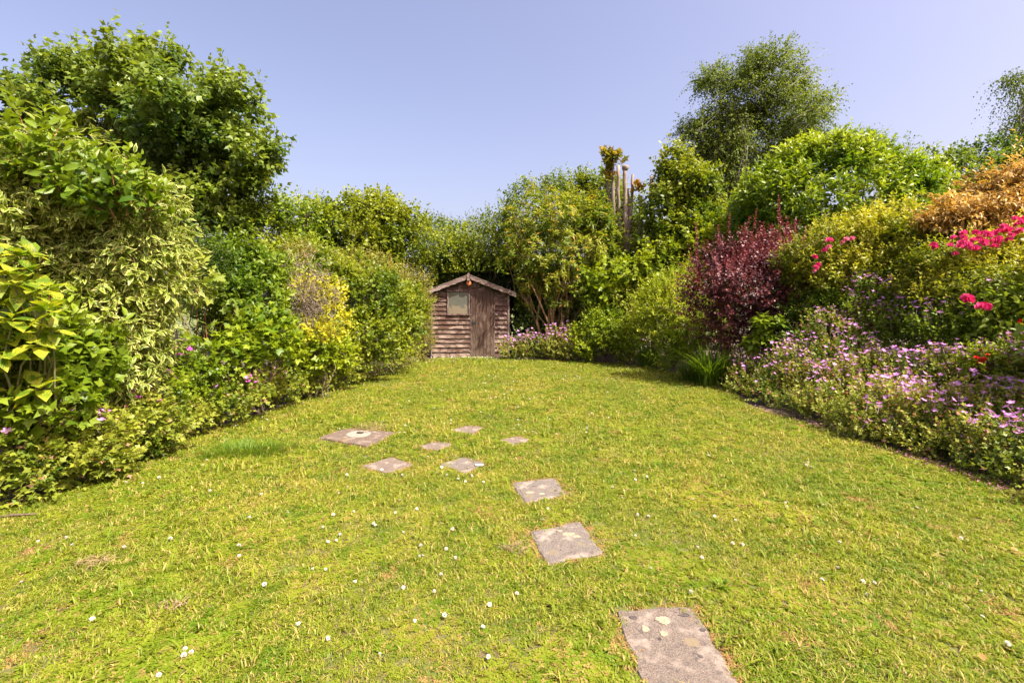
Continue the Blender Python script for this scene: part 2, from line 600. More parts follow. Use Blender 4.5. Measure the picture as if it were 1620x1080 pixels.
M_pieris = leaf_mat('leaf_orange_tipped', (0.040, 0.095, 0.007), (0.185, 0.255, 0.018), tip=(0.36, 0.33, 0.05), tip_amt=0.5, odd=(0.48, 0.25, 0.04), odd_amt=0.05)
M_birch = leaf_mat('leaf_birch', (0.048, 0.085, 0.012), (0.160, 0.215, 0.028), trans=0.4, rough=0.6)
M_purple = leaf_mat('leaf_purple', (0.022, 0.009, 0.013), (0.105, 0.040, 0.048), tip=(0.24, 0.065, 0.065), tip_amt=0.65, tcol=(1.4, 0.6, 0.55), trans=0.2)
M_gold = leaf_mat('leaf_golden_green', (0.060, 0.105, 0.006), (0.27, 0.31, 0.018), tip=(0.46, 0.42, 0.05), tip_amt=0.65)
M_copper = leaf_mat('leaf_copper', (0.17, 0.095, 0.016), (0.40, 0.275, 0.065), tip=(0.56, 0.42, 0.14), tip_amt=0.8, tcol=(1.2, 0.95, 0.5))
M_feather = leaf_mat('leaf_feathery', (0.085, 0.155, 0.008), (0.27, 0.34, 0.018), tip=(0.42, 0.46, 0.04), tip_amt=0.85)
M_strap = leaf_mat('leaf_strap', (0.035, 0.085, 0.008), (0.115, 0.19, 0.015), tip=(0.16, 0.22, 0.02), tip_amt=0.3)
M_maple_pale = leaf_mat('leaf_maple_pale', (0.10, 0.17, 0.02), (0.26, 0.31, 0.05), tip=(0.32, 0.34, 0.06), tip_amt=0.4, rough=0.5)

M_lilac = petal_mat('petal_lilac', (0.42, 0.10, 0.44), (0.64, 0.24, 0.58), centre=(0.75, 0.55, 0.70))
M_magenta = petal_mat('petal_magenta', (0.45, 0.06, 0.36), (0.60, 0.16, 0.50), centre=(0.3, 0.05, 0.2))
M_pink = petal_mat('petal_hot_pink', (0.62, 0.012, 0.11), (0.80, 0.10, 0.30))
M_rose = petal_mat('petal_rose_pink', (0.68, 0.12, 0.22), (0.80, 0.30, 0.42))
M_red = petal_mat('petal_red', (0.60, 0.015, 0.012), (0.75, 0.04, 0.03))
M_white = petal_mat('petal_white', (0.66, 0.60, 0.55), (0.82, 0.79, 0.74))

# ------------------------------------------------------------------ ground, lawn, beds
EDGE_L = [G(-120, 850), G(0, 800), G(60, 785), G(130, 760), G(230, 716), G(330, 681), G(430, 651), G(500, 621), G(560, 603), G(640, 581), G(676, 569)]
EDGE_B = [G(700, 566.5), G(745, 566), G(800, 567), G(880, 571), G(960, 574)]
EDGE_R = [G(1020, 581), G(1080, 593), G(1150, 612), G(1185, 642), G(1300, 674), G(1430, 717), G(1530, 748), G(1620, 782), G(1760, 840)]
poly = [np.array([-4.1, 1.2, 0]), np.array([-4.2, -3.0, 0]), np.array([5.0, -3.0, 0]), np.array([4.5, 1.2, 0])]
lawn_poly = np.array([poly[1], poly[0]] + EDGE_L + EDGE_B + EDGE_R + [poly[3], poly[2]])[:, :2]

def inside_poly(p, pg):
    x, y = p[:, 0], p[:, 1]
    c = np.zeros(len(p), bool)
    n = len(pg)
    for i in range(n):
        x0, y0 = pg[i]
        x1, y1 = pg[(i + 1) % n]
        cond = ((y0 > y) != (y1 > y))
        xi = (x1 - x0) * (y - y0) / (y1 - y0 + 1e-12) + x0
        c ^= cond & (x < xi)
    return c

def dist_poly(p, pg):
    d = np.full(len(p), 1e9)
    n = len(pg)
    for i in range(n):
        a, b = pg[i], pg[(i + 1) % n]
        ab = b - a
        t = np.clip(((p - a) @ ab) / (ab @ ab + 1e-12), 0, 1)
        d = np.minimum(d, np.linalg.norm(p - (a + t[:, None] * ab), axis=1))
    return d

def lawn_colours(nt, blades):
    """patches of lush, yellow and straw coloured turf, shared by blades and thatch"""
    geo = nd(nt, 'ShaderNodeNewGeometry')
    pos = geo.outputs['Position']
    mp = nd(nt, 'ShaderNodeMapping')
    mp.inputs['Scale'].default_value = (1, 1, 0)
    nt.links.new(pos, mp.inputs['Vector'])
    v = mp.outputs[0]
    n1 = noise(nt, v, 0.9, 4.0, 0.6, 0.4)
    n2 = noise(nt, v, 4.2, 4.0, 0.6)
    n3 = noise(nt, v, 17.0, 2.0, 0.6)
    return v, n1, n2, n3

def grass_mat():
    m, nt = new_mat('grass_blade')
    v, n1, n2, n3 = lawn_colours(nt, True)
    at = nd(nt, 'ShaderNodeAttribute', attribute_name='lv')
    sep = nd(nt, 'ShaderNodeSeparateColor')
    nt.links.new(at.outputs['Color'], sep.inputs[0])
    oi = nd(nt, 'ShaderNodeObjectInfo')
    base = mixc(nt, ramp(nt, n1, 0.32, 0.70), (0.138, 0.196, 0.012), (0.238, 0.264, 0.019))
    base = mixc(nt, ramp(nt, n2, 0.46, 0.66), base, (0.098, 0.170, 0.007))
    straw = mixc(nt, sep.outputs[0], (0.27, 0.21, 0.055), (0.41, 0.32, 0.11))
    dry = math_n(nt, 'ADD', math_n(nt, 'MULTIPLY', ramp(nt, n1, 0.50, 0.72), 0.26), math_n(nt, 'MULTIPLY', ramp(nt, n3, 0.50, 0.75), 0.30))
    isdry = math_n(nt, 'LESS_THAN', math_n(nt, 'FRACT', math_n(nt, 'ADD', math_n(nt, 'MULTIPLY', sep.outputs[0], 7.31), oi.outputs['Random'])), math_n(nt, 'ADD', dry, 0.13))
    c = mixc(nt, isdry, base, straw)
    c = mixc(nt, math_n(nt, 'MULTIPLY', sep.outputs[1], 0.55), c, mixc(nt, 1.0, c, (1.45, 1.35, 1.2), 'MULTIPLY'))
    c = mixc(nt, ramp(nt, sep.outputs[2], 0.0, 0.4), (0.20, 0.19, 0.05), c)
    p = nd(nt, 'ShaderNodeBsdfPrincipled')
    nt.links.new(c, p.inputs['Base Color'])
    p.inputs['Roughness'].default_value = 0.5
    p.inputs['Specular IOR Level'].default_value = 0.2
    tr = nd(nt, 'ShaderNodeBsdfTranslucent')
    nt.links.new(mixc(nt, 1.0, c, (1.25, 1.25, 0.6), 'MULTIPLY'), tr.inputs['Color'])
    mx = nd(nt, 'ShaderNodeMixShader')
    mx.inputs[0].default_value = 0.35
    nt.links.new(p.outputs[0], mx.inputs[1])
    nt.links.new(tr.outputs[0], mx.inputs[2])
    o = nd(nt, 'ShaderNodeOutputMaterial')
    nt.links.new(mx.outputs[0], o.inputs[0])
    return m

def turf_mat():
    m, nt = new_mat('turf_thatch')
    v, n1, n2, n3 = lawn_colours(nt, False)
    f = noise(nt, v, 120.0, 4.0, 0.7)
    c = mixc(nt, ramp(nt, f, 0.35, 0.65), (0.055, 0.042, 0.015), (0.16, 0.125, 0.045))
    c = mixc(nt, ramp(nt, n2, 0.4, 0.6), c, mixc(nt, f, (0.055, 0.075, 0.008), (0.13, 0.15, 0.02)))
    p = nd(nt, 'ShaderNodeBsdfPrincipled')
    nt.links.new(c, p.inputs['Base Color'])
    p.inputs['Roughness'].default_value = 0.95
    bp = nd(nt, 'ShaderNodeBump')
    bp.inputs['Strength'].default_value = 0.8
    bp.inputs['Distance'].default_value = 0.01
    nt.links.new(f, bp.inputs['Height'])
    nt.links.new(bp.outputs[0], p.inputs['Normal'])
    o = nd(nt, 'ShaderNodeOutputMaterial')
    nt.links.new(p.outputs[0], o.inputs[0])
    return m

def soil_mat():
    m, nt = new_mat('soil')
    tc = nd(nt, 'ShaderNodeNewGeometry')
    f = noise(nt, tc.outputs['Position'], 40.0, 5.0, 0.7)
    g = noise(nt, tc.outputs['Position'], 0.12, 3.0, 0.5)
    c = mixc(nt, ramp(nt, f, 0.35, 0.65), (0.045, 0.032, 0.020), (0.15, 0.11, 0.07))
    sp = nd(nt, 'ShaderNodeSeparateXYZ')
    nt.links.new(tc.outputs['Position'], sp.inputs[0])
    c = mixc(nt, ramp(nt, sp.outputs[1], 19.0, 24.0), c, mixc(nt, g, (0.07, 0.10, 0.02), (0.14, 0.16, 0.04)))
    p = nd(nt, 'ShaderNodeBsdfPrincipled')
    nt.links.new(c, p.inputs['Base Color'])
    p.inputs['Roughness'].default_value = 0.95
    bp = nd(nt, 'ShaderNodeBump')
    bp.inputs['Strength'].default_value = 1.0
    bp.inputs['Distance'].default_value = 0.03
    nt.links.new(f, bp.inputs['Height'])
    nt.links.new(bp.outputs[0], p.inputs['Normal'])
    o = nd(nt, 'ShaderNodeOutputMaterial')
    nt.links.new(p.outputs[0], o.inputs[0])
    return m

M_soil, M_turf, M_grass = soil_mat(), turf_mat(), grass_mat()

pb = PB()
pb.v = [(-600, -600, -0.035), (600, -600, -0.035), (600, 600, -0.035), (-600, 600, -0.035)]
pb.f = [(0, 1, 2, 3)]
ground = link('ground', pb.mesh('ground', M_soil))
tag(ground, 'bare brown soil of the flower beds around the lawn', kind='structure')

# the lawn: a turf slab with a slightly ragged cut edge
rng = RS(5)
pts = []
for i in range(len(lawn_poly)):
    a, b = lawn_poly[i], lawn_poly[(i + 1) % len(lawn_poly)]
    m = max(1, int(np.linalg.norm(b - a) / 0.12))
    for q in range(m):
        pts.append(a + (b - a) * q / m + rng.normal(size=2) * 0.012)
pts = np.array(pts)
pb = PB()
pb.loops([[(x, y, -0.05) for x, y in pts][::-1], [(x, y, 0.0) for x, y in pts][::-1]])
lawn = link('lawn', pb.mesh('lawn', M_turf))
tag(lawn, 'mown garden lawn running back to the shed between two borders', kind='structure')
lawn_edge = pts

# ------------------------------------------------------------------ stepping stones
def stone_mat(name, base0, base1, lichen, seed, thr=0.60):
    m, nt = new_mat(name)
    tc = nd(nt, 'ShaderNodeTexCoord')
    mp = nd(nt, 'ShaderNodeMapping')
    mp.inputs['Location'].default_value = (seed * 3.7, seed * 1.9, 0)
    nt.links.new(tc.outputs['Object'], mp.inputs['Vector'])
    v = mp.outputs[0]
    n1 = noise(nt, v, 160.0, 4.0, 0.75)
    n2 = noise(nt, v, 9.0, 4.0, 0.6)
    n3 = noise(nt, v, 30.0, 3.0, 0.6)
    c = mixc(nt, ramp(nt, n1, 0.38, 0.62), base0, base1)
    c = mixc(nt, ramp(nt, n2, 0.52, 0.70), c, (0.27, 0.22, 0.175))
    c = mixc(nt, math_n(nt, 'MULTIPLY', ramp(nt, n3, 0.60, 0.68), 0.6), c, (0.045, 0.036, 0.034))
    vo = nd(nt, 'ShaderNodeTexVoronoi')
    vo.inputs['Scale'].default_value = 5.5
    nt.links.new(v, vo.inputs['Vector'])
    wob = math_n(nt, 'ADD', vo.outputs['Distance'], math_n(nt, 'MULTIPLY', n3, 0.16))
    spots = math_n(nt, 'LESS_THAN', wob, 0.27)
    sepc = nd(nt, 'ShaderNodeSeparateColor')
    nt.links.new(vo.outputs['Color'], sepc.inputs[0])
    spots = math_n(nt, 'MULTIPLY', spots, math_n(nt, 'GREATER_THAN', sepc.outputs[0], thr))
    c = mixc(nt, math_n(nt, 'MULTIPLY', spots, 0.8), c, lichen)
    p = nd(nt, 'ShaderNodeBsdfPrincipled')
    nt.links.new(c, p.inputs['Base Color'])
    p.inputs['Roughness'].default_value = 0.9
    bp = nd(nt, 'ShaderNodeBump')
    bp.inputs['Strength'].default_value = 0.7
    bp.inputs['Distance'].default_value = 0.006
    nt.links.new(math_n(nt, 'ADD', n1, n3), bp.inputs['Height'])
    nt.links.new(bp.outputs[0], p.inputs['Normal'])
    o = nd(nt, 'ShaderNodeOutputMaterial')
    nt.links.new(p.outputs[0], o.inputs[0])
    return m

def slab_mesh(name, corners, mat, seed, ztop=0.011, chip=0.008):
    """a thick slab with worn, chipped edges; corners are world xy around its middle"""
    r = RS(seed)
    c = np.array(corners)[:, :2]
    mid = c.mean(0)
    ring = []
    n = len(c)
    for i in range(n):
        a, b = c[i], c[(i + 1) % n]
        m = max(4, int(np.linalg.norm(b - a) / 0.03))
        for q in range(m):
            ring.append(a + (b - a) * (q + 0.0) / m)
    ring = np.array(ring)
    d = ring - mid
    dn = d / np.linalg.norm(d, axis=1)[:, None]
    ring = ring + dn * r.normal(size=(len(ring), 1)) * chip
    # corners a little rounded
    for i in range(2):
        ring = ring * 0.6 + 0.2 * np.roll(ring, 1, 0) + 0.2 * np.roll(ring, -1, 0)
    loops = []
    for inset, z in ((0.0, -0.05), (0.0, ztop - 0.008), (0.006, ztop - 0.002), (0.02, ztop)):
        rr = ring - dn * inset
        loops.append([(x - mid[0], y - mid[1], z + (r.normal() * 0.0012 if z > 0 else 0)) for x, y in rr])
    lo = loops[0]
    area = sum(lo[i][0] * lo[(i + 1) % len(lo)][1] - lo[(i + 1) % len(lo)][0] * lo[i][1] for i in range(len(lo)))
    if area < 0:
        loops = [l[::-1] for l in loops]
    pbb = PB()
    pbb.loops(loops)
    return pbb.mesh(name, mat), mid, ring

stones_px = [
    ([(973, 967), (1094, 960), (1186, 1112), (1034, 1120)], 'largest stone slab in the foreground, speckled pinkish grey with round yellow lichen patches'),
    ([(836, 843), (917, 826), (956, 876), (866, 893)], 'squarish pinkish stone slab directly behind the large foreground slab, pale patch near its far side'),
    ([(807, 765), (877, 757), (896, 784), (832, 797)], 'middle stone slab of the curved path with two buff lichen patches'),
    ([(692, 736), (733, 724), (770, 733), (736, 750)], 'diamond set grey stone slab with a white bird dropping near its right corner'),
    ([(571, 738), (618, 724), (655, 736), (611, 749)], 'leftmost of the diamond set grey stone slabs, tinged orange in the middle'),
    ([(659, 707), (690, 699), (719, 703), (690, 714)], 'small pale stone slab between the drain cover and the middle of the lawn'),
    ([(714, 681), (738, 674), (765, 676), (745, 688)], 'farthest small reddish stone slab in the lawn'),
    ([(790, 697), (815, 691), (842, 696), (812, 706)], 'small brownish stone slab farthest to the right of the far group'),
]
stone_rings = []
smats = [stone_mat('stone_speckled', (0.056, 0.045, 0.036), (0.200, 0.156, 0.122), (0.18, 0.14, 0.08), 1.3, 0.5),
         stone_mat('stone_pinkish', (0.064, 0.054, 0.045), (0.190, 0.158, 0.130), (0.16, 0.13, 0.08), 4.1, 0.7),
         stone_mat('stone_reddish', (0.068, 0.052, 0.040), (0.20, 0.150, 0.115), (0.17, 0.11, 0.06), 7.7, 0.5)]
for i, (cpx, lab) in enumerate(stones_px):
    cor = [G(*q) for q in cpx]
    me, mid, ring = slab_mesh('stepping_stone', cor, smats[[0, 1, 1, 1, 2, 2, 2, 2][i]], 20 + i)
    o = link('stepping_stone', me, None, (mid[0], mid[1], 0))
    tag(o, lab, 'stepping stone', 'stepping stones curving across the lawn')
    stone_rings.append(ring)
    if i == 3:
        # bird dropping on that slab
        q = G(758, 738)
        r = RS(9)
        lo = []
        for (s_, z) in ((1.0, 0.0165), (0.8, 0.0195), (0.4, 0.021)):
            lo.append([(q[0] - mid[0] + math.cos(t) * 0.045 * s_ * (1 + 0.2 * math.sin(3 * t)), q[1] - mid[1] + math.sin(t) * 0.035 * s_ * (1 + .25 * math.cos(2 * t)), z) for t in np.arange(14) * 2 * math.pi / 14])
        pb = PB(); pb.loops(lo)
        link('bird_dropping', pb.mesh('bird_dropping', M_white, True), o)

M_lichen = bark_mat('lichen_buff', (0.20, 0.160, 0.100), (0.32, 0.265, 0.175), 60, 1.0, 0.95, 0.3)
M_lichen_d = bark_mat('lichen_dark', (0.04, 0.032, 0.03), (0.085, 0.068, 0.06), 60, 1.0, 0.95, 0.3)
stone_obs = [o for o in COL.objects if o.name.startswith('stepping_stone')]
for (si, px, py, rx_, ry_, mt) in ((0, 1049, 984, .030, .030, 0), (0, 1021, 998, .019, .022, 0), (0, 1050, 1006, .019, .017, 0), (0, 1002, 980, .020, .012, 1), (0, 1082, 976, .028, .010, 1), (0, 1112, 1000, .014, .012, 1),
                             (0, 1108, 1042, .010, .010, 1), (0, 1044, 1014, .008, .008, 1), (1, 899, 847, .042, .022, 0), (1, 912, 851, .022, .020, 0), (1, 885, 842, .018, .012, 0), (2, 838, 781, .030, .022, 0), (2, 857, 783, .026, .02, 0), (2, 845, 771, .018, .008, 1), (2, 879, 778, .012, .014, 1)):
    so_ = stone_obs[si]
    q = G(px, py) - np.array(so_.location)
    rr = RS(int(px + py))
    lo = []
    w1, w2, w3 = rr.rand(3) * 6
    for (s_, z_) in ((1.0, 0.0115), (0.93, 0.0135), (0.55, 0.0142)):
        lo.append([(q[0] + math.cos(t) * rx_ * s_ * (1 + .17 * math.sin(2 * t + w1) + .12 * math.sin(5 * t + w2) + .09 * math.sin(11 * t + w3) + .05 * math.sin(17 * t)),
                    q[1] + math.sin(t) * ry_ * s_ * (1 + .17 * math.sin(3 * t + w2) + .12 * math.sin(6 * t + w3) + .08 * math.sin(13 * t + w1)), z_) for t in np.arange(40) * 2 * math.pi / 40])
    pb = PB(); pb.loops(lo)
    link('lichen', pb.mesh('lichen', (M_lichen, M_lichen_d)[mt]), so_)

# drain cover: low broken concrete surround with a round inspection lid
cor = [G(503, 694), G(548, 680), G(626, 686), G(582, 708)]
mid = np.mean(cor, 0)
drain = thing('drain_cover', (mid[0], mid[1], 0), 'rough square concrete drain surround with a pale round lid flush in the lawn', 'drain cover')
M_conc = stone_mat('old_concrete', (0.055, 0.038, 0.026), (0.17, 0.12, 0.088), (0.20, 0.15, 0.06), 2.2, 0.3)
me, mid2, ring = slab_mesh('surround', cor, M_conc, 55, 0.022, 0.016)
link('surround', me, drain, (mid2[0] - mid[0], mid2[1] - mid[1], 0))
stone_rings.append(ring)
lid_c = G(567, 690)
def disc(pbb, cx, cy, prof, n=24):
    pbb.loops([[(cx + math.cos(t) * r_, cy + math.sin(t) * r_, z) for t in np.arange(n) * 2 * math.pi / n] for r_, z in prof])
pb = PB(); disc(pb, lid_c[0] - mid[0], lid_c[1] - mid[1], [(0.135, 0.012), (0.135, 0.028), (0.127, 0.034), (0.10, 0.034), (0.095, 0.028), (0.02, 0.028)])
M_lid = stone_mat('lid_concrete', (0.16, 0.135, 0.10), (0.30, 0.26, 0.205), (0.2, 0.16, 0.08), 3.2, 0.8)
link('lid', pb.mesh('lid', M_lid, False), drain)
M_black = bark_mat('dark_iron', (0.012, 0.012, 0.012), (0.03, 0.03, 0.03))
pb = PB()
hx, hy = lid_c[0] - mid[0] + 0.01, lid_c[1] - mid[1] + 0.03
pb.box(hx - 0.036, hx + 0.036, hy - 0.012, hy + 0.012, 0.029, 0.042)
pb.box(hx - 0.018, hx + 0.018, hy - 0.021, hy - 0.012, 0.029, 0.038)
link('lifting_handle', pb.mesh('lifting_handle', M_black), drain)

# ------------------------------------------------------------------ the shed
def paint_mat(name, paint0, paint1, wood0, wood1, axis, wear=0.5, grey_low=0.0):
    """peeling brown stain over weathered timber; grain along the given axis"""
    m, nt = new_mat(name)
    tc = nd(nt, 'ShaderNodeNewGeometry')
    oi = nd(nt, 'ShaderNodeObjectInfo')
    cmb = nd(nt, 'ShaderNodeCombineXYZ')
    off = math_n(nt, 'MULTIPLY', oi.outputs['Random'], 30.0)
    for k in range(3):
        nt.links.new(off, cmb.inputs[k])
    va = nd(nt, 'ShaderNodeVectorMath', operation='ADD')
    nt.links.new(tc.outputs['Position'], va.inputs[0])
    nt.links.new(cmb.outputs[0], va.inputs[1])
    mp = nd(nt, 'ShaderNodeMapping')
    sc = [30.0, 30.0, 30.0]
    sc[axis] = 3.0
    mp.inputs['Scale'].default_value = sc
    nt.links.new(va.outputs[0], mp.inputs['Vector'])
    grain = noise(nt, mp.outputs[0], 1.6, 5.0, 0.7, 0.3)
    big = noise(nt, va.outputs[0], 3.2, 4.0, 0.65, 0.6)
    peel = math_n(nt, 'ADD', math_n(nt, 'MULTIPLY', grain, 0.55), math_n(nt, 'MULTIPLY', big, 0.55))
    sp = nd(nt, 'ShaderNodeSeparateXYZ')
    nt.links.new(tc.outputs['Position'], sp.inputs[0])
    low = ramp(nt, sp.outputs[2], 1.5, 0.1)
    peel = math_n(nt, 'ADD', peel, math_n(nt, 'MULTIPLY', low, grey_low))
    mask = ramp(nt, peel, 0.60 - wear * 0.1, 0.68 - wear * 0.1)
    paint = mixc(nt, grain, paint0, paint1)
    wood = mixc(nt, grain, wood0, wood1)
    c = mixc(nt, mask, paint, wood)
    c = mixc(nt, math_n(nt, 'MULTIPLY', oi.outputs['Random'], 0.35), c, mixc(nt, 1.0, c, (0.62, 0.58, 0.56), 'MULTIPLY'))
    p = nd(nt, 'ShaderNodeBsdfPrincipled')
    nt.links.new(c, p.inputs['Base Color'])
    p.inputs['Roughness'].default_value = 0.75
    bp = nd(nt, 'ShaderNodeBump')
    bp.inputs['Strength'].default_value = 0.8
    bp.inputs['Distance'].default_value = 0.006
    nt.links.new(math_n(nt, 'ADD', grain, mask), bp.inputs['Height'])
    nt.links.new(bp.outputs[0], p.inputs['Normal'])
    o = nd(nt, 'ShaderNodeOutputMaterial')
    nt.links.new(p.outputs[0], o.inputs[0])
    return m

PAINT = ((0.046, 0.019, 0.010), (0.100, 0.043, 0.023))
WOODC = ((0.14, 0.088, 0.064), (0.38, 0.285, 0.225))
M_board = paint_mat('cladding_timber', *PAINT, *WOODC, 0, 0.42, 0.06)
M_doorp = paint_mat('door_timber', (0.034, 0.014, 0.007), (0.074, 0.032, 0.016), (0.085, 0.052, 0.033), (0.17, 0.118, 0.083), 2, 0.1, 0.12)
M_barge = paint_mat('bargeboard_timber', (0.09, 0.05, 0.04), (0.16, 0.10, 0.075), (0.19, 0.14, 0.115), (0.32, 0.25, 0.215), 0, 0.9)
M_postp = paint_mat('post_timber', *PAINT, (0.17, 0.12, 0.10), (0.30, 0.23, 0.2), 2, 0.9, 0.1)
M_felt = bark_mat('roof_felt', (0.035, 0.034, 0.03), (0.10, 0.095, 0.085), 60, 1.0)
M_inside = bark_mat('shed_interior', (0.02, 0.015, 0.012), (0.05, 0.04, 0.03))

SY = 13.30                     # front face of the shed
def sx(px): return (px - 810.0) * SY / F
def sz(py): return CH - (py - HZ) * SY / F
X0, X1 = sx(683.5), sx(805.5)
XM = sx(742)
shed = thing('garden_shed', ((X0 + X1) / 2, SY, 0), 'small weathered brown timber shed with window and door at the end of the lawn', 'shed')
SO = np.array(shed.location)
def spart(name, pbb, mat, parent=None, smooth=False):
    me = pbb.mesh(name, mat, smooth)
    n = len(me.vertices)
    co = np.empty(n * 3, np.float32); me.vertices.foreach_get('co', co)
    me.vertices.foreach_set('co', (co.reshape(-1, 3) - SO).ravel()); me.update()
    return link(name, me, parent or shed)
ridge_z, eave_l, eave_r = sz(437), sz(462), sz(465)
eave_z = (eave_l + eave_r) / 2
def roof_z(x):
    """underside of the roof above x"""
    if x < XM:
        return eave_l + (ridge_z - eave_l) * (x - (X0 - 0.1)) / (XM - (X0 - 0.1)) - 0.05
    return eave_r + (ridge_z - eave_r) * ((X1 + 0.18) - x) / ((X1 + 0.18) - XM) - 0.05
DY = 1.9                       # depth of the shed
# carcass (inner walls, dark inside)
pb = PB()
top = [(X0 + .03, roof_z(X0) - .02), (XM, roof_z(XM) - .02), (X1 - .03, roof_z(X1) - .02)]
wx0, wx1, wz0, wz1 = sx(709.5), sx(741.5), sz(496.5), sz(461)
for y0, y1 in ((SY + .045, SY + .06), (SY + DY - .03, SY + DY)):
    prof = [(X0 + .03, 0.03), (X1 - .03, 0.03), top[2], top[1], top[0]]
    if y0 < SY + 1:
        # front leaf is cut round the window
        for bb in ((X0 + .03, wx0, 0.03, wz1), (wx1, X1 - .03, 0.03, wz1 - .02), (wx0, wx1, 0.03, wz0)):
            pw = PB(); pw.box(bb[0], bb[1], y0, y1, bb[2], bb[3]); spart('lining_panel', pw, M_inside)
        prof = [(X0 + .03, wz1 + .001), (X1 - .03, wz1 + .001 - .02), top[2], top[1], top[0]]
    pb = PB(); pb.loops([[(x, y1, z) for x, z in prof], [(x, y0, z) for x, z in prof]])
    spart('wall', pb, M_inside)
floorpb = PB(); floorpb.box(X0 + .02, X1 - .02, SY + .03, SY + DY - .02, -0.02, 0.05)
spart('floor_frame', floorpb, M_inside)
# weatherboards, front: every board an object
rngs = RS(77)
pitch = 0.1265
def wedge(x0, x1, y, z0, z1, face=-1, drop0=0, drop1=0, seg=8):
    """feather-edge board: thick lower lip, thin top, slightly wavy lower edge"""
    pbb = PB()
    lo = []
    for q in range(seg + 1):
        t = q / seg
        x = x0 + (x1 - x0) * t
        w = rngs.normal() * 0.0012
        lo.append([(x, y, z0 + w), (x, y - 0.042 + w, z0 + w), (x, y - 0.004, z1), (x, y, z1)])
    pbb.loops(lo)
    return pbb
z = 0.045
rows = 0
door_x0, door_x1 = sx(745), sx(782.5)
while z < ridge_z - 0.1:
    z1 = z + pitch + 0.012
    segs = []
    zt = z1
    if z < wz0 - 0.06:
        segs = [(X0, door_x0 - 0.008), (door_x1 + 0.008, X1 - 0.045)]
    elif z < wz1 - 0.02:
        segs = [(X0, wx0 - 0.035), (door_x1 + 0.008, X1 - 0.045)]
        if z < wz0 + 0.02:
            pass
    else:
        # gable boards, shortened to the roof slope
        xl, xr = X0, X1
        while roof_z(xl) < z1 and xl < XM: xl += 0.01
        while roof_z(xr) < z1 and xr > XM: xr -= 0.01
        if xr - xl > 0.12:
            segs = [(xl, xr)]
    for (a, b) in segs:
        if b - a > 0.05:
            spart('board', wedge(a, b, SY + 0.044, z, zt), M_board)
    z += pitch
    rows += 1
# infill strip directly under window and beside
pb = PB(); pb.box(wx0 - .03, door_x0 - .01, SY - 0.0, SY + .044, wz0 - .045, wz0 - .002)
spart('sill', pb, M_board)
# side boards
for sgn, xx in ((-1, X0), (1, X1)):
    z = 0.045
    while z < roof_z(xx) - 0.05:
        pbb = PB()
        xa, xb, xc = xx + sgn * 0.0, xx + sgn * 0.022, xx + sgn * 0.006
        z1 = min(z + pitch + 0.012, roof_z(xx) - 0.01)
        prof = [(xa, z), (xb, z), (xc, z1), (xa, z1)]
        if sgn > 0:
            prof = prof[::-1]
        pbb.loops([[(x, SY + 0.05, zz) for x, zz in prof], [(x, SY + DY, zz) for x, zz in prof]])
        spart('board', pbb, M_board)
        z += pitch
    pbb = PB(); pbb.box(min(xx - sgn * .03, xx + sgn * .001), max(xx - sgn * .03, xx + sgn * .001), SY + .05, SY + DY, 0.03, roof_z(xx) - .02)
    spart('side_wall', pbb, M_inside)
# corner posts
pb = PB(); pb.box(X1 - 0.042, X1 + 0.004, SY - 0.004, SY + 0.044, 0.0, roof_z(X1) - .01)
spart('corner_post', pb, M_postp)
pb = PB(); pb.box(X0 - 0.03, X0 - 0.001, SY + 0.0, SY + 0.046, 0.0, roof_z(X0) - .01)
spart('corner_post', pb, M_postp)
# roof
def roof_slab(xa, za, xb, zb, t, y0, y1, name, mat):
    pbb = PB()
    n = 10
    lo = []
    for yy in (y0, y1):
        lo.append([(xa, yy, za), (xb, yy, zb), (xb, yy, zb + t), (xa, yy, za + t)])
    if xa > xb:
        lo = lo[::-1]
    pbb.loops(lo[::-1])
    return spart(name, pbb, mat)
xl, xr = X0 - 0.12, X1 + 0.19
zl, zr = sz(463) , sz(467)
rf = roof_slab(xl, zl + .02, XM, ridge_z, 0.028, SY - 0.13, SY + DY + .1, 'roof', M_felt)
rf2 = roof_slab(xr, zr + .02, XM, ridge_z, 0.028, SY - 0.13, SY + DY + .1, 'roof', M_felt)
def barge(xa, za, xb, zb, seed):
    """bargeboard with a scalloped lower edge"""
    r = RS(seed)
    pbb = PB()
    lo = []
    n = 26
    for q in range(n + 1):
        t = q / n
        x, zc = xa + (xb - xa) * t, za + (zb - za) * t
        w = 0.095 + 0.016 * abs(math.sin(t * math.pi * 5)) + r.normal() * 0.002
        lo.append([(x, SY - 0.158, zc + .03), (x, SY - 0.132, zc + .03), (x, SY - 0.132, zc + .03 - w), (x, SY - 0.158, zc + .03 - w)])
    if xa > xb:
        lo = [l[::-1] for l in lo]
    pbb.loops(lo)
    return spart('bargeboard', pbb, M_barge)
barge(xl, zl + .02, XM - .035, ridge_z - .012, 1)
barge(xr, zr + .02, XM + .035, ridge_z - .012, 2)
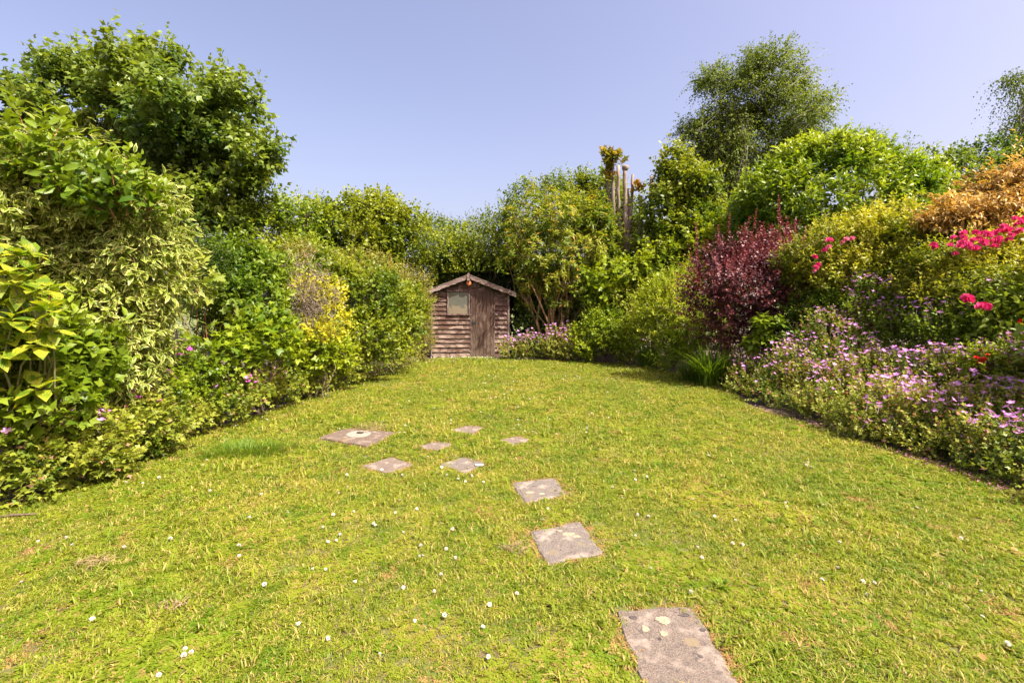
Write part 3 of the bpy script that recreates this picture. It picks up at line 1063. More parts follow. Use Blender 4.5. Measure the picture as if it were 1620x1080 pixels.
# raised capping strips over the bargeboards
for (a, za, b, zb_, s) in ((xl, zl + .05, XM - .03, ridge_z + .02, 3), (xr, zr + .05, XM + .03, ridge_z + .02, 4)):
    pbb = PB()
    lo = [[(x, SY - .165, z0), (x, SY - .12, z0), (x, SY - .12, z0 + .02), (x, SY - .165, z0 + .02)] for x, z0 in ((a, za), (b, zb_))]
    if a > b: lo = [l[::-1] for l in lo]
    pbb.loops(lo[::-1]); spart('capping_strip', pbb, M_barge)
pb = PB()
pb.loops([[(XM + x, SY - 0.178, z) for x, z in ((-.035, ridge_z - .12), (.035, ridge_z - .12), (.04, ridge_z + .04), (0, ridge_z + .10), (-.04, ridge_z + .04))],
          [(XM + x, SY - 0.12, z) for x, z in ((-.035, ridge_z - .12), (.035, ridge_z - .12), (.04, ridge_z + .04), (0, ridge_z + .10), (-.04, ridge_z + .04))]][::-1])
spart('finial', pb, M_postp)
# window: frame, pane
pb = PB()
fw = 0.03
fy0, fy1 = SY - 0.018, SY + 0.044
pb.box(wx0 - fw, wx0, fy0, fy1, wz0 - .0, wz1 + fw)
pb.box(wx1, wx1 + fw, fy0, fy1, wz0 - .0, wz1 + fw)
pb.box(wx0, wx1, fy0, fy1, wz1, wz1 + fw)
pb.box(wx0 - fw, wx1 + fw, fy0 - .012, fy1, wz0 - fw, wz0 - .001)
win = spart('window', pb, M_postp)
def pane_mat():
    m, nt = new_mat('dusty_pane_painted_reflection')
    tc = nd(nt, 'ShaderNodeNewGeometry')
    n = noise(nt, tc.outputs['Position'], 6.0, 4.0, 0.6)
    c = mixc(nt, n, (0.075, 0.080, 0.064), (0.130, 0.130, 0.105))
    sp = nd(nt, 'ShaderNodeSeparateXYZ')
    nt.links.new(tc.outputs['Position'], sp.inputs[0])
    jag = math_n(nt, 'ADD', sp.outputs[2], math_n(nt, 'MULTIPLY', noise(nt, tc.outputs['Position'], 9.0, 2.0, 0.5), -0.55))
    c = mixc(nt, ramp(nt, jag, wz0 - 0.03, wz0 - 0.06), c, (0.185, 0.155, 0.105))  # jagged tan lower part below grey-green: reflection painted into the pane colour
    p = nd(nt, 'ShaderNodeBsdfPrincipled')
    nt.links.new(c, p.inputs['Base Color'])
    p.inputs['Roughness'].default_value = 0.06
    p.inputs['Coat Weight'].default_value = 0.3
    o = nd(nt, 'ShaderNodeOutputMaterial')
    nt.links.new(p.outputs[0], o.inputs[0])
    return m
pb = PB(); pb.box(wx0 + .001, wx1 - .001, SY + .012, SY + .018, wz0 + .001, wz1 - .001)
spart('pane', pb, pane_mat(), win)
# door: frame strips, planks, latch, hinges
dz0, dz1 = 0.05, sz(460)
door = thing('door', (0, 0, 0), None, None)
door.parent = shed
del_keys = [k for k in door.keys()]
npl = 6
for q in range(npl):
    a = door_x0 + 0.012 + (door_x1 - door_x0 - 0.024) * q / npl
    b = door_x0 + 0.012 + (door_x1 - door_x0 - 0.024) * (q + 1) / npl - 0.004
    pbb = PB()
    j = rngs.normal() * 0.002
    yy = SY + 0.002 + j
    jj = rngs.rand() * 0.012
    pbb.loops([[(a, yy + .006, zz), (a + .006, yy, zz), (b - .006, yy, zz), (b, yy + .006, zz), (b, SY + .038, zz), (a, SY + .038, zz)] for zz in (dz0 + jj, dz1)])
    spart('plank', pbb, M_doorp, door)
pb = PB(); pb.box(door_x0 - 0.006, door_x0 + 0.010, SY - .004, SY + .044, 0.03, dz1 + .02)
pb.box(door_x1 - 0.010, door_x1 + 0.006, SY - .004, SY + .044, 0.03, dz1 + .02)
spart('door_frame', pb, M_postp)
pb = PB(); pb.box(door_x0 + .03, door_x0 + .13, SY - .014, SY + .001, sz(511.5), sz(508.5)); pb.box(door_x0 + .04, door_x0 + .065, SY - .03, SY - .012, sz(512.5), sz(507.5))
spart('latch', pb, M_black, door)
pb = PB(); pb.box(door_x0 - .01, door_x1 + .01, SY - .03, SY + .045, 0.0, 0.046)
spart('threshold', pb, M_board)
# nest box hanging under the gable
nb_c = np.array([XM + 0.005, SY - 0.03, sz(447.5)])
M_terra = bark_mat('terracotta', (0.42, 0.13, 0.05), (0.55, 0.20, 0.08), 20, 1.0, 0.7, 0.2)
nb = thing('nest_pot', (nb_c[0], nb_c[1], nb_c[2] - .09), 'round orange terracotta nesting pot hanging under the gable of the shed', 'bird house')
pb = PB()
n = 18
prof = [(0.001, 0.03), (0.05, 0.03), (0.072, 0.0), (0.076, -0.05), (0.07, -0.09), (0.05, -0.105), (0.001, -0.108)]
off = np.array([0, 0, .09])
lo = [[(math.cos(t) * r_ * .95, y_ , .09 + math.sin(t) * r_ * 1.15) for t in np.arange(n) * 2 * math.pi / n] for r_, y_ in prof]
pb.loops(lo[::-1] if True else lo)
link('pot', pb.mesh('pot', M_terra, True), nb)
pb = PB()
lo = [[(math.cos(t) * .022, y_, .105 + math.sin(t) * .022) for t in np.arange(12) * 2 * math.pi / 12] for y_ in (-.112, -.107)]
pb.loops(lo); link('entrance_hole', pb.mesh('entrance_hole', M_black), nb)
pb = PB(); pb.box(-.012, .012, -.02, .03, .185, .235); link('hanger', pb.mesh('hanger', M_black), nb)

# ------------------------------------------------------------------ grass
M_thatch = leaf_mat('dead_thatch', (0.16, 0.09, 0.03), (0.40, 0.26, 0.10), rough=.8, trans=.2, tcol=(1.1, 1.0, .7))
def tuft(seed, nb, h, spread, w, lean=0.5, straw=0.0, clover=0, mat=1):
    r = RS(seed)
    V, T, Cc = [], [], []
    n = 0
    for _ in range(nb):
        a = r.rand() * 6.283
        d = np.array([math.cos(a), math.sin(a), 0])
        q = r.rand() ** 0.6 * spread
        base = np.array([math.cos(a * 1.7 + 1), math.sin(a * 1.7 + 1), 0]) * q
        hh = h * (0.45 + 0.8 * r.rand())
        ln = lean * (0.2 + 1.2 * r.rand())
        s = np.array([-d[1], d[0], 0]) * w * (0.7 + 0.6 * r.rand())
        p1 = base + d * hh * ln * 0.35 + UP * hh * 0.55
        p2 = base + d * hh * ln * 1.0 + UP * hh * (0.95 - 0.3 * ln)
        V += [base - s, base + s, p1 - s * .8, p1 + s * .8, p2]
        T += [(n, n + 1, n + 3), (n, n + 3, n + 2), (n + 2, n + 3, n + 4)]
        rr, g = r.rand(), r.rand()
        Cc += [(rr, g, 0, 0)] * 2 + [(rr, g, .6, 0)] * 2 + [(rr, g, 1, 1)]
        n += 5
    for _ in range(clover):
        a = r.rand() * 6.283
        c = np.array([math.cos(a), math.sin(a), 0]) * spread * r.rand() + UP * h * (0.35 + .4 * r.rand())
        rr = r.rand() * 0.05; gg = .5 * r.rand()
        for k in range(3):
            b = a + k * 2.094
            d = np.array([math.cos(b), math.sin(b), 0.12 * r.normal()])
            s = np.array([-d[1], d[0], 0])
            R_ = 0.0105 * (0.7 + .6 * r.rand())
            V += [c, c + d * R_ * .7 + s * R_ * .55, c + d * R_ * 1.2 + UP * .001, c + d * R_ * .7 - s * R_ * .55]
            T += [(n, n + 1, n + 2), (n, n + 2, n + 3)]
            Cc += [(rr, gg, 1, 1)] * 4
            n += 4
    return tri_mesh('tuft', np.array(V), np.array(T), np.array(Cc), False, M_grass if mat else M_thatch)

def instancer(name, pts, rot, scl, idx, meshes, label, cat=None, parent=None):
    me = bpy.data.meshes.new(name)
    me.vertices.add(len(pts))
    me.vertices.foreach_set('co', np.ascontiguousarray(pts, np.float32).ravel())
    a = me.attributes.new('rot', 'FLOAT_VECTOR', 'POINT'); a.data.foreach_set('vector', np.ascontiguousarray(rot, np.float32).ravel())
    a = me.attributes.new('scl', 'FLOAT', 'POINT'); a.data.foreach_set('value', np.ascontiguousarray(scl, np.float32))
    a = me.attributes.new('idx', 'INT', 'POINT'); a.data.foreach_set('value', np.ascontiguousarray(idx, np.int32))
    ob = link(name, me, parent)
    tag(ob, label, cat, kind='stuff')
    ng = bpy.data.node_groups.new(name, 'GeometryNodeTree')
    ng.interface.new_socket('Geometry', in_out='INPUT', socket_type='NodeSocketGeometry')
    ng.interface.new_socket('Geometry', in_out='OUTPUT', socket_type='NodeSocketGeometry')
    N = ng.nodes
    gi, go = N.new('NodeGroupInput'), N.new('NodeGroupOutput')
    iop = N.new('GeometryNodeInstanceOnPoints')
    jn = N.new('GeometryNodeJoinGeometry')
    for k, m in reversed(list(enumerate(meshes))):
        src = bpy.data.objects.new('tuft_source', m)
        oi = N.new('GeometryNodeObjectInfo')
        oi.inputs['As Instance'].default_value = True
        oi.inputs['Object'].default_value = src
        ng.links.new(oi.outputs['Geometry'], jn.inputs[0])
    iop.inputs['Pick Instance'].default_value = True
    def att(nm, ty):
        x = N.new('GeometryNodeInputNamedAttribute'); x.data_type = ty
        x.inputs['Name'].default_value = nm
        return x.outputs[0]
    ng.links.new(gi.outputs[0], iop.inputs['Points'])
    ng.links.new(jn.outputs[0], iop.inputs['Instance'])
    ng.links.new(att('idx', 'INT'), iop.inputs['Instance Index'])
    ng.links.new(att('rot', 'FLOAT_VECTOR'), iop.inputs['Rotation'])
    ng.links.new(att('scl', 'FLOAT'), iop.inputs['Scale'])
    ng.links.new(iop.outputs[0], go.inputs[0])
    md = ob.modifiers.new('scatter', 'NODES')
    md.node_group = ng
    return ob

rng = RS(11)
def scatter_lawn(n, y0, y1, xpad=0.6):
    P = np.empty((0, 2))
    while len(P) < n:
        y = y0 + (y1 - y0) * rng.rand(n * 2)
        x = (rng.rand(n * 2) * 2 - 1) * 6
        p = np.stack([x, y], 1)
        p = p[(np.abs(x) < y * 1.06 + xpad)]
        p = p[inside_poly(p, lawn_poly)]
        P = np.concatenate([P, p])
    return P[:n]
P = np.concatenate([scatter_lawn(48000, 1.7, 4.6), scatter_lawn(32000, 4.6, 8.2), scatter_lawn(20000, 8.2, 13.25), scatter_lawn(2500, -1.0, 1.7, 3.0)])
rim = np.full(len(P), 9.0)
for ring in stone_rings:
    ins = inside_poly(P, ring)
    near = dist_poly(P, ring)
    rim = np.minimum(rim, np.where(ins, -near, near))
keep = rim > -0.012 - 0.07 * rng.rand(len(P)) ** 5 - np.where(np.hypot(P[:, 0] - drain.location[0], P[:, 1] - drain.location[1]) < 0.8, 0.10 * rng.rand(len(P)) ** 2, 0)
P, rim = P[keep], rim[keep]
thin = np.where(rim < 0.04, 0.6, 1.0)
pn = vnoise(np.c_[P, np.zeros(len(P))], 2.6, 31)
thin *= np.where(pn > 0.55, 0.9, 1.0)
keep = rng.rand(len(P)) < thin
P, rim = P[keep], rim[keep]
n = len(P)
rot = np.c_[rng.normal(size=n) * .12, rng.normal(size=n) * .12, rng.rand(n) * 6.283]
far = np.clip((P[:, 1] - 3) / 9, 0, 1)
scl = (0.75 + 0.5 * rng.rand(n)) * (1 + 0.55 * far)
scl *= np.where(rim < 0.03, 0.8, 1.0) * (1 + 0.2 * vnoise(np.c_[P, np.zeros(n)], 1.1, 8))
cl = vnoise(np.c_[P, np.zeros(n)], 1.9, 77) + rng.normal(size=n) * .35
idx = rng.randint(0, 4, n)
idx = np.where(cl > 0.55, 4 + rng.randint(0, 2, n), idx)
idx = np.where(rng.rand(n) < 0.05, np.where(rng.rand(n) < .5, 6, 8), idx)
idx = np.where((rim < 0.045) & (rng.rand(n) < 0.6), 7, idx)
idx = np.where((vnoise(np.c_[P, np.zeros(n)], 4.1, 123) > 1.0) & (rng.rand(n) < .4), 7, idx)
tufts = [tuft(1, 22, .025, .038, .0022, 1.3), tuft(2, 20, .020, .040, .0026, 1.6), tuft(3, 20, .032, .038, .0020, 1.1), tuft(4, 18, .016, .042, .0030, 1.7),
         tuft(5, 9, .020, .035, .0026, 1.2, clover=14), tuft(6, 7, .018, .04, .0034, 1.3, clover=18), tuft(7, 14, .055, .025, .0028, .6), tuft(8, 20, .018, .04, .0022, 1.5, mat=None), tuft(9, 9, .062, .03, .0026, 1.5)]
z = np.full(n, -0.002)
instancer('grass', np.c_[P, z], rot, scl, idx, tufts, 'short mown grass and clover leaves covering the lawn')

# longer dark tuft left of the drain cover and a few weeds
M_lush = leaf_mat('grass_lush', (0.055, 0.125, 0.010), (0.125, 0.20, 0.015), trans=0.35)
def blades(name, label, cat, centre, rx, ry, nb, h, w, lean, mat, seed, parent=None, seg=4, stiff=0.5):
    r = RS(seed)
    c = np.asarray(centre, float)
    root = thing(name, c, label, cat) if label else parent
    V, T, Cc, n = [], [], [], 0
    for _ in range(nb):
        a = r.rand() * 6.283
        d = np.array([math.cos(a), math.sin(a), 0])
        q = math.sqrt(r.rand())
        b = np.array([math.cos(a + r.normal() * .6) * rx * q, math.sin(a + r.normal() * .6) * ry * q, 0])
        H = h * (0.55 + .6 * r.rand()); L = lean * (0.15 + r.rand())
        s = np.array([-d[1], d[0], 0]) * w * (0.7 + .6 * r.rand())
        rr, g = r.rand(), r.rand()
        for k in range(seg + 1):
            t = k / seg
            p = b + d * H * L * t ** 2 + UP * H * (t - stiff * L * t ** 2.2 * .8)
            ww = s * (1 - t ** 2) + s * 0.04
            V += [p - ww, p + ww]
            Cc += [(rr, g, 0.5, t)] * 2
            if k:
                o_ = n + 2 * (k - 1)
                T += [(o_, o_ + 1, o_ + 3), (o_, o_ + 3, o_ + 2)]
        n += 2 * (seg + 1)
    TRIS[0] += len(T)
    o = link('blades', tri_mesh('blades', np.array(V), np.array(T), np.array(Cc), True, mat), root)
    return root
blades('grass_clump', 'longer dark green tuft of unmown grass in the lawn left of the drain cover', 'grass tuft', G(398, 716), 0.42, 0.20, 800, .15, .0026, 1.5, M_lush, 3)
M_weed = leaf_mat('weed_leaf', (0.08, 0.16, 0.012), (0.16, 0.25, 0.02))
for i, (q, r_, lab) in enumerate([(G(992, 684), .07, 'small dark green weed standing up from the right half of the lawn'),
                                 (G(1230, 830), .05, 'low broad leaved weed in the lawn right of the squarish slab'),
                                 (G(1140, 930), .06, 'leafy weed beside the top right corner of the largest slab')]):
    blades('lawn_weed', lab, 'weed', q, r_ * .5, r_ * .5, 22, .06, .008, 1.3, M_weed, 60 + i)

# clover flower heads in the lawn, each its own part of the lawn
def clover_head(seed):
    r = RS(seed)
    V, T, Cc, n = [], [], [], 0
    for k in range(34):
        th = math.acos(1 - 1.5 * (k + .5) / 34)
        ph = k * 2.4
        d = np.array([math.sin(th) * math.cos(ph), math.sin(th) * math.sin(ph), math.cos(th)])
        s = nrm(np.cross(d, [0.3, .1, .9])) * .0042
        p0 = d * .004 + UP * .032
        p1 = d * (.0115 + .002 * r.rand()) + UP * .032
        u = np.cross(s, d) * .8
        V += [p0, p1 + s, p1 + u + d * .002, p1 - s]
        T += [(n, n + 1, n + 2), (n, n + 2, n + 3)]
        rr = r.rand()
        Cc += [(rr, 0, 1, 1)] * 4
        n += 4
    V += [np.array([.0012, 0, 0]), np.array([-.0012, 0, 0]), np.array([.0012, 0, .033]), np.array([-.0012, 0, .033])]
    T += [(n, n + 1, n + 3), (n, n + 3, n + 2)]
    Cc += [(0, 0, 1, 1)] * 4
    return tri_mesh('clover_flower', np.array(V), np.array(T), np.array(Cc), True, M_white)
heads = [clover_head(i) for i in range(3)]
rng = RS(21)
known = [(271, 857), (384, 771), (395, 824), (399, 819), (376, 869), (380, 882), (35, 924), (420, 929), (293, 1030), (297, 1039), (290, 1047), (145, 985), (249, 1075), (700, 915), (688, 944),
         (657, 984), (763, 1000), (702, 980), (776, 1046), (603, 1040), (636, 932), (660, 884), (718, 840), (818, 946), (1025, 820), (1130, 822), (1165, 826), (1243, 799), (1158, 865), (1110, 888),
         (1302, 803), (1329, 862), (1384, 926), (1557, 940), (1553, 979), (1592, 1027), (1522, 857), (1327, 902), (1450, 807), (1243, 806), (1098, 945), (745, 755), (636, 757), (535, 784), (560, 812),
         (594, 835), (500, 700), (985, 790), (867, 808), (860, 824), (1096, 792), (530, 858), (536, 852), (640, 845), (516, 905), (498, 904), (1010, 820), (1005, 850), (560, 925), (775, 960)]
pts = [G(*q) for q in known]
for lo_, hi_, m in ((1.9, 3.4, 22), (3.4, 5.6, 50), (5.6, 9.0, 60), (9.0, 13.0, 55)):
    q = scatter_lawn(m * 3, lo_, hi_, 0.0)
    dn = vnoise(np.c_[q, np.zeros(len(q))], 1.4, 91) - np.where(q[:, 0] > 1.2, .5, 0)
    q = q[np.argsort(-dn + rng.rand(len(q)) * .8)[:m]]
    pts += [np.array([a, b, 0]) for a, b in q]
for i, p in enumerate(pts[:285]):
    if any(inside_poly(np.array([p[:2]]), r_)[0] for r_ in stone_rings):
        continue
    o = link('clover_flower', heads[i % 3], lawn, (p[0], p[1], 0.002))
    s = 0.50 + 0.34 * rng.rand() + (0.0 if p[1] < 4 else 0.15)
    o.scale = (s, s, s * (.7 + .4 * rng.rand()))
    o.rotation_euler = (rng.normal() * .3, rng.normal() * .3, rng.rand() * 6)
# white flowers along the foot of the shed
r = RS(33)
V, T, Cc, n = [], [], [], 0
for _ in range(420):
    x = X0 + 0.05 + (X1 - X0 + .15) * r.rand(); y = SY - 0.06 - 0.12 * r.rand() - .05 * abs(r.normal())
    if r.rand() < .25:
        x, y = -2.4 + 3 * r.rand(), 13.05 - .9 * r.rand() ** 2
    zz = .03 + .03 * r.rand()
    a = r.rand() * 3
    d1 = np.array([math.cos(a), math.sin(a), .2]) * .011; d2 = np.array([-math.sin(a), math.cos(a), .3]) * .011
    c = np.array([x, y, zz])
    V += [c - d1, c - d2, c + d1, c + d2]; T += [(n, n + 1, n + 2), (n, n + 2, n + 3)]; n += 4
    Cc += [(r.rand(), 0, 1, 1)] * 4
tag(link('daisies', tri_mesh('daisies', np.array(V), np.array(T), np.array(Cc), False, M_white)), 'fringe of tiny white flowers along the foot of the shed', kind='stuff')

# straw, dead leaves and a twig lying on the lawn
M_straw = leaf_mat('straw', (0.34, 0.24, 0.11), (0.50, 0.38, 0.2))
def straw_patch(label, c, rad, nb, seed):
    r = RS(seed)
    root = thing('dry_grass_patch', c, label, 'dry grass')
    tb = Tubes()
    for _ in range(nb):
        a = r.rand() * 6.28; q = rad * math.sqrt(r.rand()); b = r.rand() * 6.28; L = rad * (.4 + .7 * r.rand())
        p = np.array([math.cos(a) * q, math.sin(a) * q * .7, .012 + .015 * r.rand()])
        e = p + np.array([math.cos(b) * L, math.sin(b) * L, .015 * r.normal()])
        tb.add([p, (p + e) / 2 + UP * .012, e], [.0014, .0014, .0006], 3)
    link('straw', tb.mesh('straw', M_stem_tan if False else M_straw_b), root)
M_straw_b = bark_mat('straw_stalk', (0.20, 0.14, 0.06), (0.34, 0.25, 0.12), 30)
straw_patch('wisp of dead straw lying on the near left of the lawn', G(148, 893), .09, 70, 1)
straw_patch('small wisp of dead straw beside the clover in the left foreground', G(275, 963), .06, 45, 2)
straw_patch('bleached dry patch in the lawn just behind the farthest small slab', G(775, 662), .12, 26, 3)
straw_patch('tuft of dry brown grass left of the squarish slab', G(815, 872), .08, 60, 4)
straw_patch('dry straw around the back edge of the drain cover', G(590, 679), .22, 110, 5)
tb = Tubes()
c = G(28, 819)
tb.add([np.array([-.10, -.02, .015]), np.array([-.03, 0, .022]), np.array([.04, .012, .02]), np.array([.11, .03, .016])], [.007, .009, .008, .004], 6)
tb.add([np.array([.0, .005, .02]), np.array([.05, -.02, .03])], [.005, .002], 5)
tb.add([np.array([-.05, .0, .02]), np.array([-.09, .03, .028])], [.004, .002], 5)
o = link('twig', tb.mesh('twig', M_bark), None, c); tag(o, 'short brown twig on the grass near the left border', 'twig')
pb = PB()
a, b = G(259, 725), G(246, 715)
tb = Tubes(); tb.add([a + UP * .02, (a + b) / 2 + UP * .07, b + UP * .13], [.006, .006, .006], 6)
root = thing('plant_marker', a, 'thin white plant marker leaning at the edge of the left border', 'plant marker')
part('stick', tb.mesh('stick', M_white), root)
M_deadleaf = leaf_mat('dead_leaf', (0.35, 0.14, 0.05), (0.50, 0.26, 0.12))
M_redpetal = petal_mat('fallen_petal', (0.45, 0.12, 0.25), (0.6, 0.25, 0.4))
r = RS(44)
tv, tf, tm = T_oval(.4, .1, .2)
def fallen(name, label, cat, pos, size, mat, seed):
    rr = RS(seed)
    v = (tv - [0, .5, 0]) * size
    a = rr.rand() * 6.28
    Rm = np.array([[math.cos(a), -math.sin(a), 0], [math.sin(a), math.cos(a), 0], [0, 0, 1]])
    o = link(name, tri_mesh(name, v @ Rm.T, tf, np.tile([rr.rand(), .5, 0, .5], (7, 1)), True, mat), None, (pos[0], pos[1], .03))
    tag(o, label, cat)
fallen('dead_leaf', 'curled orange dead leaf on the lawn edge at the far left', 'leaf', G(18, 803), .045, M_deadleaf, 1)
fallen('dead_leaf', 'red brown fallen leaf in the bottom right of the lawn', 'leaf', G(1554, 1049), .035, M_deadleaf, 2)
fallen('dead_leaf', 'small reddish fallen leaf on the lawn below the right border', 'leaf', G(1603, 875), .035, M_deadleaf, 3)
# fallen petals along the foot of the right border
V, T, Cc, n = [], [], [], 0
E = np.array(EDGE_R)[3:8]
for _ in range(520):
    k = r.randint(len(E) - 1); t = r.rand()
    p = E[k] + (E[k + 1] - E[k]) * t + np.array([r.normal() * .06 - .08, r.normal() * .06 - .04, .024 + .015 * r.rand()])
    a = r.rand() * 6.28; d = np.array([math.cos(a), math.sin(a), r.normal() * .3]) * .008; s = np.array([-math.sin(a), math.cos(a), r.normal() * .3]) * .006
    V += [p - d, p + s, p + d, p - s]; T += [(n, n + 1, n + 2), (n, n + 2, n + 3)]; n += 4
    Cc += [(r.rand(), 0, 1, 1)] * 4
tag(link('fallen_petals', tri_mesh('fallen_petals', np.array(V), np.array(T), np.array(Cc), False, M_redpetal)), 'fallen pink petals along the foot of the right border', kind='stuff')

# ------------------------------------------------------------------ flowers as parts
def flower5(R=0.02, cup=0.25, seed=0, mat=None, name='flower'):
    r = RS(seed)
    V, T, Cc, n = [], [], [], 0
    for k in range(5):
        a = k * 1.2566 + r.normal() * .05
        d = np.array([math.cos(a), math.sin(a), 0]); s = np.array([-d[1], d[0], 0])
        L = R * (.92 + .16 * r.rand()); c_ = cup * (0.6 + .7 * r.rand())
        V += [UP * -.004, d * L * .55 + s * L * .36 + UP * L * c_ * .7, d * L + s * L * .2 + UP * L * c_, d * L * .93 + UP * L * c_ * .9, d * L - s * L * .2 + UP * L * c_, d * L * .55 - s * L * .36 + UP * L * c_ * .7]
        T += [(n, n + 1, n + 3), (n + 1, n + 2, n + 3), (n, n + 3, n + 5), (n + 3, n + 4, n + 5)]
        rr = r.rand()
        Cc += [(rr, 0, 0, 1)] + [(rr, 0, 1, 1)] * 5
        n += 6
    w = .0009
    V += [np.array([w, 0, 0]), np.array([-w, 0, 0]), np.array([w, 0.004, -.07]), np.array([-w, 0.004, -.07])]
    T += [(n, n + 1, n + 3), (n, n + 3, n + 2)]
    Cc += [(.5, 0, .3, 1)] * 4
    return tri_mesh(name, np.array(V), np.array(T), np.array(Cc), False, mat)

def rosehead(R, seed, mat, npet=16):
    r = RS(seed)
    V, T, Cc, n = [], [], [], 0
    for k in range(npet):
        lay = (k + .5) / npet
        a = k * 2.4
        th = .25 + 1.35 * lay
        d = np.array([math.cos(a) * math.sin(th), math.sin(a) * math.sin(th), math.cos(th)])
        s = nrm(np.cross(d, [math.cos(a + 1.2), math.sin(a + 1.2), .4]))
        u = nrm(np.cross(s, d))
        c = d * R * (.25 + .35 * lay)
        tip = d * R * (.75 + .3 * r.rand())
        wd = R * .42
        V += [c * .3, c + s * wd, tip + s * wd * .6 + u * R * .12, tip + d * R * .05, tip - s * wd * .6 + u * R * .12, c - s * wd]
        T += [(n, n + 1, n + 3), (n + 1, n + 2, n + 3), (n, n + 3, n + 5), (n + 3, n + 4, n + 5)]
        rr = r.rand()
        Cc += [(rr, 0, .5 + .5 * lay, 1)] * 6
        n += 6
    return tri_mesh('flower', np.array(V), np.array(T), np.array(Cc), False, mat)

ger_fl = [flower5(.024, .25, i, M_lilac) for i in range(3)]
mag_fl = [flower5(.024, .3, 10 + i, M_magenta) for i in range(2)]
pink_fl = [rosehead(.048, i, M_pink) for i in range(3)]
rose_fl = [rosehead(.045, 5 + i, M_rose) for i in range(2)]
red_fl = [rosehead(.04, 8 + i, M_red) for i in range(2)]

def put_flowers(root, n, meshes, seed, lift=0.05, s0=0.8, s1=1.2, minup=-0.1, name='flower', clump=0.0, tilt=.35, pts=None, outer=True):
    r = RS(seed)
    if pts is None:
        P, O = root_info[root.name]
        cam_v = nrm(np.array([0, 0, CH]) - P)
        sc = O[:, 2] * 1.0 + (O * cam_v).sum(1) * .8 + r.rand(len(P)) * .9
        if clump:
            sc += clump * vnoise(P, 2.5, seed)
        if outer:
            sc += (P[:, 2] - P[:, 2].mean()) / (P[:, 2].std() + 1e-6) * .25
        order = np.argsort(-sc)
        sel, used = [], []
        for q in order:
            if all(((P[q] - P[u]) ** 2).sum() > 0.0016 for u in used[-60:]):
                used.append(q)
            if len(used) >= n:
                break
        pts = [P[q] + O[q] * lift * .6 + UP * lift * (.6 + .8 * r.rand()) for q in used]
    rl = np.array(root.location)
    for i, p in enumerate(pts):
        o = link(name, meshes[r.randint(len(meshes))], root, tuple(float(c) for c in (np.asarray(p) - rl)))
        s = s0 + (s1 - s0) * r.rand()
        o.scale = (s, s, s)
        o.rotation_euler = (tilt * r.normal() + .15, tilt * r.normal(), r.rand() * 6.28)

# ------------------------------------------------------------------ trees and backdrop
up_spikes = lambda L, Y: [(np.array([W(px, py, Y) for px, py in L]), 0.55, 12)]
K = T_kite()
KN = T_kite(.16, .05, .2)
OV = T_oval()
OVN = T_oval(.17, .05, .3)
LB = T_lobe()
MP = T_maple()

plant('sycamore_tree', 'large dark green sycamore tree towering behind the left border', 'tree',
      [B(240, 265, 12.6, 145, 115, 2.6), B(110, 222, 12, 66, 60, 1.6), B(330, 210, 12, 80, 75, 1.9), B(225, 150, 12.3, 75, 55, 1.5), B(400, 262, 12.3, 50, 48, 1.2), B(140, 140, 12.4, 55, 38, 1.1),
       B(268, 108, 12.2, 30, 26, .7), B(62, 172, 12, 30, 20, .8), B(360, 345, 12.5, 80, 50, 1.6), B(200, 360, 12.3, 120, 60, 1.9), B(235, 95, 12.2, 12, 18, .4), B(150, 105, 12.2, 12, 16, .4), B(345, 150, 12.2, 20, 25, .5), B(440, 250, 12.2, 14, 28, .5), B(75, 122, 12.1, 12, 14, .4)],
      38000, LB, .155, M_syc, M_bark, base=(W(240, 400, 12.8)[0], 12.8), seed=101, k=8, length=.5, shell=.75, lumps=(9, .36), lumpmode=dict(lo=.25, hi=.98, keep=False, squash=.75), inner=.3, rough=.25, gap=.4, fine=.12, limbs=30, limb_r=.06, fine_limbs=3, ao=.5, au=.8, down=.25, clump=1.0, theta=60)
root_b = plant('birch_tree', 'tall airy birch tree rising behind the pollarded stump', 'tree',
      [B(1190, 185, 22, 82, 85, 2.6), B(1150, 265, 22, 78, 65, 2.3), B(1235, 255, 22, 60, 65, 2.2), B(1190, 115, 22, 52, 36, 1.5), B(1122, 140, 22, 34, 34, 1.2), B(1115, 240, 22, 44, 44, 1.4), B(1140, 190, 22, 44, 40, 1.4), B(1255, 145, 22, 32, 40, 1.2), B(1090, 215, 22, 26, 26, .9), B(1285, 190, 21.5, 26, 26, .9), B(1300, 165, 21.5, 22, 12, .6), B(1165, 330, 22, 60, 40, 1.6), B(1280, 225, 22, 30, 30, 1)],
      96000, T_kite(.36, .1, .1), .10, M_birch, M_birch_bark, base=(W(1166, 400, 22)[0], 22.0), seed=102, k=10, length=.8, shell=.95, lumps=(22, .24), lumpmode=dict(lo=.1, hi=1.0, keep=False, squash=.9), rough=.35, gap=.6, freq=1.4, fine=.2, limbs=30, limb_r=.10, fine_limbs=5, twigs=1500, twig_w=.008, ao=.5, au=.35, down=.45, droop=.45, clump=.8, inner=.0, theta=45)
plant('birch_tree', 'drooping birch tree cut off by the right edge of the sky', 'tree',
      [B(1650, 150, 20, 55, 48, 1.8), B(1608, 130, 20, 30, 20, .8), B(1660, 215, 20, 58, 50, 1.8), B(1700, 120, 20, 60, 60, 1.8), B(1590, 125, 20, 16, 8, .4), B(1615, 200, 20, 22, 35, .7)],
      24000, T_kite(.34, .1, .1), .09, M_birch, M_birch_bark, base=(W(1680, 400, 20)[0], 20.0), seed=103, lumps=(9, .32), lumpmode=dict(lo=.2, hi=1.0, keep=False, squash=1.2), k=10, length=.9, shell=.9, rough=.3, gap=.6, fine=.2, limbs=12, limb_r=.12, fine_limbs=3, down=.9, droop=1.2, clump=.8, inner=.4, ao=.4, au=.0)
